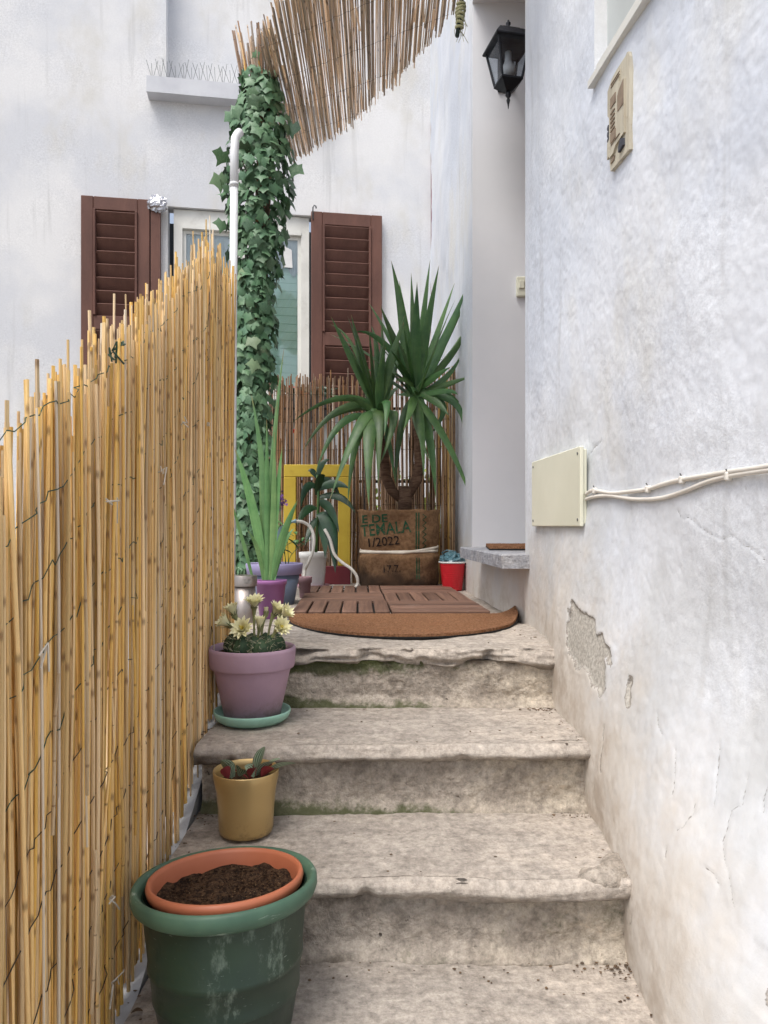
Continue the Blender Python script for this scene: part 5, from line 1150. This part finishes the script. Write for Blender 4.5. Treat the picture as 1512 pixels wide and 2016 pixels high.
hp=[P(582,1026,HD),P(597,1028,HD),P(611,1038,HD),P(618,1058,HD-.02),P(616,1085,HD-.04),P(606,1110,HD-.05),P(600,1125,HD-.03)]
def sm(pts,k=5):
    out=[]
    for i in range(len(pts)-1):
        p0=pts[max(i-1,0)];p1=pts[i];p2=pts[i+1];p3=pts[min(i+2,len(pts)-1)]
        for j in range(k): t_=j/k; out.append(.5*((2*p1)+(p2-p0)*t_+(2*p0-5*p1+4*p2-p3)*t_*t_+(3*p1-p0-3*p2+p3)*t_**3))
    return out+[pts[-1]]
h2=[P(648,1050,HD),P(660,1085,HD),P(680,1098,HD-.03),P(697,1110,HD-.08),P(702,1128,HD-.15),P(690,1141,HD-.22)]
fl_=lambda px,py:FL(px,py,.006)
hose=thing('garden_hose',(-.3,3.45,-.004),'white garden hose looping over the white pot and along the floor','hose')
last=hp[-1]; fp1=[Vector((-.372,3.45,.012)),Vector((-.34,3.42,.004)),Vector((-.25,3.43,.004)),Vector((-.17,3.47,.004)),Vector((-.13,3.52,.02)),Vector((-.128,3.52,.06)),Vector((-.155,3.52,.10)),Vector((-.20,3.54,.13)),Vector((-.24,3.56,.17)),Vector((-.262,3.58,.24)),Vector((-.29,3.6,.29))]
b=MB(); b.tube(sm(hp+fp1),.0078,8); b.build('hose_tube',MAT['hose'],hose,True)
b=MB(); b.tube([hp[0]+Vector((-.03,.01,-.004)),hp[0],hp[0]+Vector((.004,0,0))],[.004,.010,.010],8); b.build('nozzle',MAT['blueleaf'],hose,True)
# yellow frame
MAT['yellow']=simple('yellow_paint',(196,170,62),(180,152,50),5,.6,.15,40,.002,dirt=(160,128,48),dscale=10); MAT['dred']=simple('dark_red_paint',(110,40,48),(92,34,42),6,.6,.1)
YF=3.90; yx0,yx1=P(558,0,YF).x,P(690,0,YF).x; zt_=P(0,914,YF).z; yf=thing('yellow_frame',((yx0+yx1)/2,YF,-.004),'yellow painted wooden frame with a dark red foot leaning on the screen','frame')
w_=.066; ln=.04
def fbx(x0,x1,z0,z1,m,nm,p=0): 
    cz=(z0+z1)/2; b=MB(); b.bbox(((x0+x1)/2,YF+ln*cz,cz),((x1-x0)/2,0,0),(0,.011+p,0),(0,ln*(z1-z0)/2,(z1-z0)/2),.003); b.build(nm,m,yf)
fbx(yx0,yx0+w_,.095,zt_-w_,MAT['yellow'],'side'); fbx(yx1-w_,yx1,.095,zt_-w_,MAT['yellow'],'side'); fbx(yx0,yx1,zt_-w_+.0005,zt_,MAT['yellow'],'top'); fbx(yx0,yx1,-.004,.094,MAT['dred'],'foot')
t_g=MAT['ivy']
# checked napkin at the back of the tiles
t=NT('checked_paper'); ck_=t.n('ShaderNodeTexChecker'); ck_.inputs['Scale'].default_value=55; ck_.inputs[1].default_value=lin((200,200,200)); ck_.inputs[2].default_value=lin((110,116,122)); t.l(t.tc.outputs['Object'],ck_.inputs['Vector']); MAT['check']=t.fin(ck_.outputs['Color'],.8)
b=MB(); b.add([(-.31,3.57,.003),(-.1,3.57,.003),(-.1,3.70,.003),(-.31,3.70,.003)],[(0,1,2,3)])
vs=[];n=12
b=MB()
for i in range(n+1):
    for j in range(7): x=-.30+.22*i/n; y=3.555+.12*j/6; vs.append((x,y,.003+.004*mnoise.noise(Vector((x*22,y*22,1)))+.004))
b.add(vs,[(i*7+j,(i+1)*7+j,(i+1)*7+j+1,i*7+j+1) for i in range(n) for j in range(6)]); setp(b.build('checked_cloth',MAT['check'],None,True),'grey and white checked cloth flat on the floor behind the deck tiles','cloth')
# ------------------------------------------------------------------ right wall: meter box, cables, sign, lantern, switch
MAT['cream']=simple('cream_plastic',(228,227,208),(219,218,198),3,.45,.04,30,.001,spec=.4)
A=on_wall(1057,1036); B=on_wall(1155,1034); zT=on_wall(1057,910).z; zB=A.z
dv=(Vector((B.x,B.y,0))-Vector((A.x,A.y,0))); L=dv.length; dv.normalize(); nv=Vector((-dv.y,dv.x,0)); nv=nv if nv.x<0 else -nv
bx_=thing('meter_box',tuple(Vector((A.x,A.y,zB))),'cream plastic junction box cover screwed to the white wall','junction box')
mid=Vector(((A.x+B.x)/2,(A.y+B.y)/2,(zT+zB)/2))
b=MB(); b.bbox(mid+nv*.003,dv*(L/2-.006),nv*.006,(0,0,(zT-zB)/2-.006),.002); b.build('back_box',MAT['cream'],bx_)
b=MB(); b.bbox(mid+nv*.011,dv*L/2,nv*.0045,(0,0,(zT-zB)/2),.0035); b.build('cover',MAT['cream'],bx_)
for su in (-1,1):
    for sz in (-1,1): 
        p=mid+dv*su*(L/2-.018)+Vector((0,0,sz*((zT-zB)/2-.016)))+nv*.0153; MB().tube([p,p+nv*.0016],.0036,10).build('screw',MAT['metal'],bx_)
MAT['cable']=simple('white_cable',(226,222,214),(212,206,196),10,.5,.05)
def cable(name,pts,r,label):
    P_=[on_wall(x,y,.008) for x,y in pts]; o=MB(); o.tube(sm(P_,6),r,10); return setp(o.build(name,MAT['cable'],None,True),label,'cable')
c1=cable('wall_cable',[(1154,973),(1165,966),(1180,967),(1205,971),(1240,968),(1275,963),(1310,952),(1340,945),(1380,938),(1430,930),(1512,918),(1600,905)],.0042,'upper white cable clipped straight along the right wall')
c2=cable('wall_cable',[(1154,983),(1170,978),(1200,976),(1240,982),(1275,983),(1310,979),(1350,966),(1395,948),(1434,938),(1470,932),(1512,926),(1600,914)],.0040,'lower white cable sagging below the other on the right wall')
for o,lst in ((c1,((1171,966),(1276,963),(1343,945))),(c2,((1434,938),))):
    for x,y in lst:
        p=on_wall(x,y,.009); b=MB(); b.bbox(p,(.0055,0,0),(0,.0045,0),(0,0,.0068),.002); k=b.build('cable_clip',MAT['cable'],o); MB().tube([p+Vector((0,0,.005)),p+Vector((-.004,0,.0115))],.0012,5).build('nail',MAT['metal'],k)
# carved wooden plaque
t=NT('weathered_pale_wood'); c=t.mix(t.rng(t.noise(1,5,.65,(40,40,5)),.3,.7),lin((202,196,178)),lin((176,168,150))); c=t.mix(t.rng(t.noise(30,4,.7),.58,.72,0,.5),c,lin((130,112,88))); MAT['plaq']=t.fin(c,.8,t.bump(t.noise(1,4,.6,(60,60,6)),.3,.002),0,.25)
MAT['plaq2']=simple('darker_relief_wood',(150,134,116),(122,106,92),20,.8,.2,60,.002); MAT['slate_d']=simple('dark_painted_relief',(74,76,84),(58,60,68),20,.7,.2)
q0=on_wall(1207,345); q1=on_wall(1247,320); du=Vector((q1.x-q0.x,q1.y-q0.y,0)); Lw=du.length; du.normalize(); pn=Vector((-du.y,du.x,0)); pn=pn if pn.x<0 else -pn
zb0=q0.z+.004; pz=lambda v:zb0+.203*v
plq=thing('wooden_plaque',(q0.x,q0.y,zb0),'carved pale wooden plaque with relief figures on the right wall','plaque')
def plate(poly,o0,o1,mat,name,par=None):     # poly in (u 0..1, v 0..1)
    n=len(poly); pts=[q0+du*Lw*u for u,v in poly]; b=MB()
    f=[Vector((p.x,p.y,pz(v)))+pn*o0 for p,(u,v) in zip(pts,poly)]; g=[p+pn*(o1-o0) for p in f]; g2=[Vector(x) for x in g]
    b.add(f+g,[tuple(range(n))[::-1],tuple(range(n,2*n))]+[(i,(i+1)%n,n+(i+1)%n,n+i) for i in range(n)]); return b.build(name,mat,par or plq)
plate([(.08,0),(1,.0),(1,.93),(.97,.985),(.90,1.0),(.82,.985),(.40,.985),(.20,.97),(.06,.93),(0,.86),(.03,.1)],-.004,.009,MAT['plaq'],'board')
plate([(.0,.14),(.06,.165),(.12,.13),(.3,.135),(.42,.185),(.85,.21),(.85,.76),(.6,.79),(.6,.93),(.25,.93),(.02,.86),(.02,.60),(.1,.56),(.1,.34),(.0,.31)],.009,.0135,MAT['plaq'],'raised_panel')
plate([(.55,.50),(.84,.50),(.84,.75),(.62,.70),(.55,.66)],.0137,.0147,MAT['plaq2'],'relief_door'); 
for (u,v,ww,hh_) in ((.20,.26,.26,.10),(.20,.63,.26,.10)): plate([(u,v),(u+ww,v),(u+ww,v+hh_),(u,v+hh_)],.0137,.0152,MAT['plaq2'],'relief_window')
for k in range(5): v=.375+k*.046; plate([(.20,v),(.42,v+.004),(.42,v+.016),(.32,v+.026),(.20,v+.014)],.0137,.0155,MAT['plaq2'],'relief_mark')
for v in (.84,.87,.235): plate([(.22,v),(.66,v+.01),(.66,v+.018),(.22,v+.008)],.0137,.0152,MAT['plaq2'],'relief_moulding')
plate([(.58,.07),(.82,.09),(.80,.165),(.68,.19),(.60,.13)],.0092,.0145,MAT['slate_d'],'relief_animal'); plate([(.12,.07),(.30,.07),(.33,.11),(.2,.12)],.0092,.0112,MAT['plaq2'],'relief_mark')
for (v,r_) in ((.40,.035),(.47,.03),(.34,.025)): plate([(.05+.06*math.cos(a),v+r_*math.sin(a)) for a in np.linspace(0,6.283,11)[:-1]],.0092,.0135,MAT['slate_d'],'relief_pot')
# lantern in the doorway
MAT['lblack']=simple('black_lantern_metal',(34,38,46),(24,27,34),20,.5,.15,60,.001,spec=.4)
LC=Vector((.518,3.07,0)); zE=2.30
lan=thing('wall_lantern',(LC.x,Y_J1-.004,2.2),'black four sided wall lantern with finials in the doorway','lantern')
def sq(r,z,rot=.22): return [LC+Vector((r*math.cos(rot+math.pi/4+k*math.pi/2),r*math.sin(rot+math.pi/4+k*math.pi/2),z)) for k in range(4)]
def frust(levels,name,mat,par=lan,close=True):
    b=MB(); vs=[]
    for r,z in levels: vs+=sq(r,z)
    m=len(levels); b.add(vs,[(j*4+k,j*4+(k+1)%4,(j+1)*4+(k+1)%4,(j+1)*4+k) for j in range(m-1) for k in range(4)]+([(3,2,1,0),tuple((m-1)*4+k for k in range(4))] if close else [])); return b.build(name,mat,par)
frust([(.112,zE),(.118,zE+.004),(.118,zE+.010),(.085,zE+.045),(.082,zE+.048),(.060,zE+.052),(.050,zE+.066),(.02,zE+.072)],'roof',MAT['lblack'])
b=MB(); b.lathe(LC+Vector((0,0,zE+.07)),[(.012,0),(.016,.008),(.010,.014),(.006,.02),(.010,.028),(.010,.033),(.005,.038),(.004,.044),(.0,.048)],14); b.build('finial',MAT['lblack'],lan,True)
zb1=zE-.150
frust([(.066,zb1),(.066,zb1+.008),(.060,zb1+.010)],'lower_rim',MAT['lblack']); frust([(.02,zb1-.035),(.05,zb1-.012),(.064,zb1-.001)],'lower_bowl',MAT['lblack'])
b=MB(); b.lathe(LC+Vector((0,0,zb1-.105)),[(.001,0),(.004,.02),(.008,.035),(.005,.045),(.012,.055),(.012,.062),(.008,.072)],14,capt=True); b.build('finial',MAT['lblack'],lan,True)
ru,rb_=.098,.062
for k in range(4):
    a=sq(rb_,zb1+.01)[k]; c=sq(ru,zE)[k]; MB().tube([a,c],.0055,6).build('cage_bar',MAT['lblack'],lan)
t=NT('lantern_glass'); t.t.nodes.remove(t.b); gl=t.n('ShaderNodeBsdfGlossy'); gl.inputs['Roughness'].default_value=.08; tr=t.n('ShaderNodeBsdfTransparent'); tr.inputs['Color'].default_value=(.78,.82,.86,1); mx=t.n('ShaderNodeMixShader'); mx.inputs[0].default_value=.14; t.l(tr.outputs[0],mx.inputs[1]); t.l(gl.outputs[0],mx.inputs[2]); t.l(mx.outputs[0],t.out.inputs[0]); MAT['lglass']=t.m
for k in range(4):
    a=sq(rb_-.003,zb1+.011); c=sq(ru-.004,zE-.001); MB().add([a[k],a[(k+1)%4],c[(k+1)%4],c[k]],[(0,1,2,3)]).build('pane',MAT['lglass'],lan)
MAT['bulb']=simple('opal_bulb',(232,232,230),None,8,.25,0,spec=.5)
b=MB(); b.lathe(LC+Vector((0,0,zb1+.045)),[(.001,-.03),(.018,-.024),(.028,-.010),(.031,.006),(.028,.022),(.019,.038),(.015,.05),(.0145,.085)],20,capt=True); b.build('bulb',MAT['bulb'],lan,True)
b=MB(); b.tube(sm([Vector((LC.x+.03,Y_J1-.001,2.33)),Vector((LC.x+.025,3.26,2.36)),Vector((LC.x+.015,3.18,2.36)),LC+Vector((0,0,zE+.02))],5),.008,8); b.build('arm',MAT['lblack'],lan,True)
b=MB(); b.bbox((LC.x+.03,Y_J1-.006,2.34),(.035,0,0),(0,.006,0),(0,0,.075),.004); b.build('wall_plate',MAT['lblack'],lan)
b=MB(); c=P(1026,565,3.32); b.bbox((c.x,Y_J1-.010,c.z),(.022,0,0),(0,.010,0),(0,0,.045),.004); b.bbox((c.x,Y_J1-.022,c.z+.008),(.012,0,0),(0,.004,0),(0,0,.018),.002); setp(b.build('door_switch',MAT['cream']),'small cream switch on the pale doorway reveal','switch')
# pipe line in the corner between the houses
b=MB(); cx_=UC*CA-.012; b.tube([(cx_-.01,YB+UC*SA-.03,z) for z in (-1.3,.5,1.5,2.5,3.4)],.011,8)
setp(b.build('corner_conduit',MAT['mauve2'],None,True),'thin brownish conduit running up the corner between the two houses','conduit')
# red blooms in the window box and greenery behind the screen
MAT['redfl']=simple('red_petal',(214,62,44),(190,44,36),40,.6,.1)
for (px,py) in ((575,772),(583,776),(580,846),(596,783)):
    p=bp(bu(px),bz(px,py),.12) if py<800 else P(px,py,4.15); b=MB()
    for k in range(14): 
        c=p+Vector((random.gauss(0,.016),random.gauss(0,.012),random.gauss(0,.012))); n_=Vector((random.gauss(0,1),random.gauss(-.6,1),random.gauss(0,1))).normalized(); u_=n_.orthogonal().normalized(); v_=n_.cross(u_)
        b.add([c+(u_*math.cos(q)+v_*math.sin(q))*.011 for q in np.linspace(0,6.283,7)[:-1]],[tuple(range(6))])
    b.build('flower_head',MAT['redfl'],gb)
b=MB()
for k in range(60):
    p=bp(random.uniform(bu(547),bu(646)),wz0-.005+random.uniform(-.02,.05),random.uniform(.03,.17)); blade(b,bez(p,p+Vector((0,0,.03)),p+Vector((random.gauss(0,.05),random.gauss(0,.04),random.uniform(-.02,.06))),4),.03)
setp(b.build('foliage',MAT['darkleaf'],gb,True),kind='stuff')
sh=thing('courtyard_shrub',(.1,4.45,-1.3),'yellow green shrub glimpsed through the reeds behind the yucca','shrub')
MB().tube([(.1,4.45,-1.3),(.12,4.45,-.5),(.08,4.45,.1)],[.03,.025,.012],8).build('trunk',MAT['bark'],sh,True)
b=MB(); MAT['limeleaf']=m_leaf('lime_leaf',(150,164,84),(112,134,62))
for k in range(900):
    p=Vector((.12+random.gauss(0,.22),4.45+random.gauss(0,.12),.12+random.gauss(0,.24))); d=Vector((random.gauss(0,1),random.gauss(0,1),random.gauss(0,1))).normalized()
    if p.y<4.2 or p.x>.33: continue
    blade(b,[p,p+d*.025,p+d*.05],.028,.1,lambda t:math.sin(.3+2.6*t))
setp(b.build('crown',MAT['limeleaf'],sh,True),kind='stuff')
# ------------------------------------------------------------------ loose bits on the steps
MAT['bits']=simple('dry_debris',(104,84,64),(62,52,44),60,.95,.2,rvar=.3); b=MB(); rd=random.Random(5)
for (y0,y1,z,n) in ((1.53,1.845,Z3,150),(1.25,1.545,Z2,150),(1.02,1.265,Z1,200),(1.86,2.2,Z4,50)):
    for k in range(n):
        e=rd.random(); x=(.43-abs(rd.gauss(0,.05))) if e<.45 else (-.40+abs(rd.gauss(0,.03)) if e<.7 else rd.uniform(-.38,.42)); y=rd.uniform(y0,y1) if rd.random()<.4 else y1-.012-abs(rd.gauss(0,.02)); s_=rd.uniform(.0008,.0026)
        b.blob((x,y,z+s_*.4),s_,5,3,.35,(rd.uniform(.8,1.8),rd.uniform(.6,1.3),.5))
setp(b.build('step_debris',MAT['bits'],None),'crumbs of earth and dry bits scattered in the corners of the stone steps','debris',kind='stuff')
MAT['dryleaf']=simple('dry_leaf',(150,112,62),(120,84,48),30,.8,.2)
for i,(px,py,z,lab) in enumerate(((1066,1880,Z1,'small curled ochre dead leaf on the lowest visible step'),(268,1998,Z1,'dark dead leaf beside the big green tub'))):
    p=FL(px,py,z+.003); o=pleaf(p+Vector((-.008,0,.002)),p+Vector((.009,.004,.003)),.009,MAT['dryleaf'] if i==0 else MAT['bits'],None,.006,'dead_leaf'); setp(o,lab,'leaf')
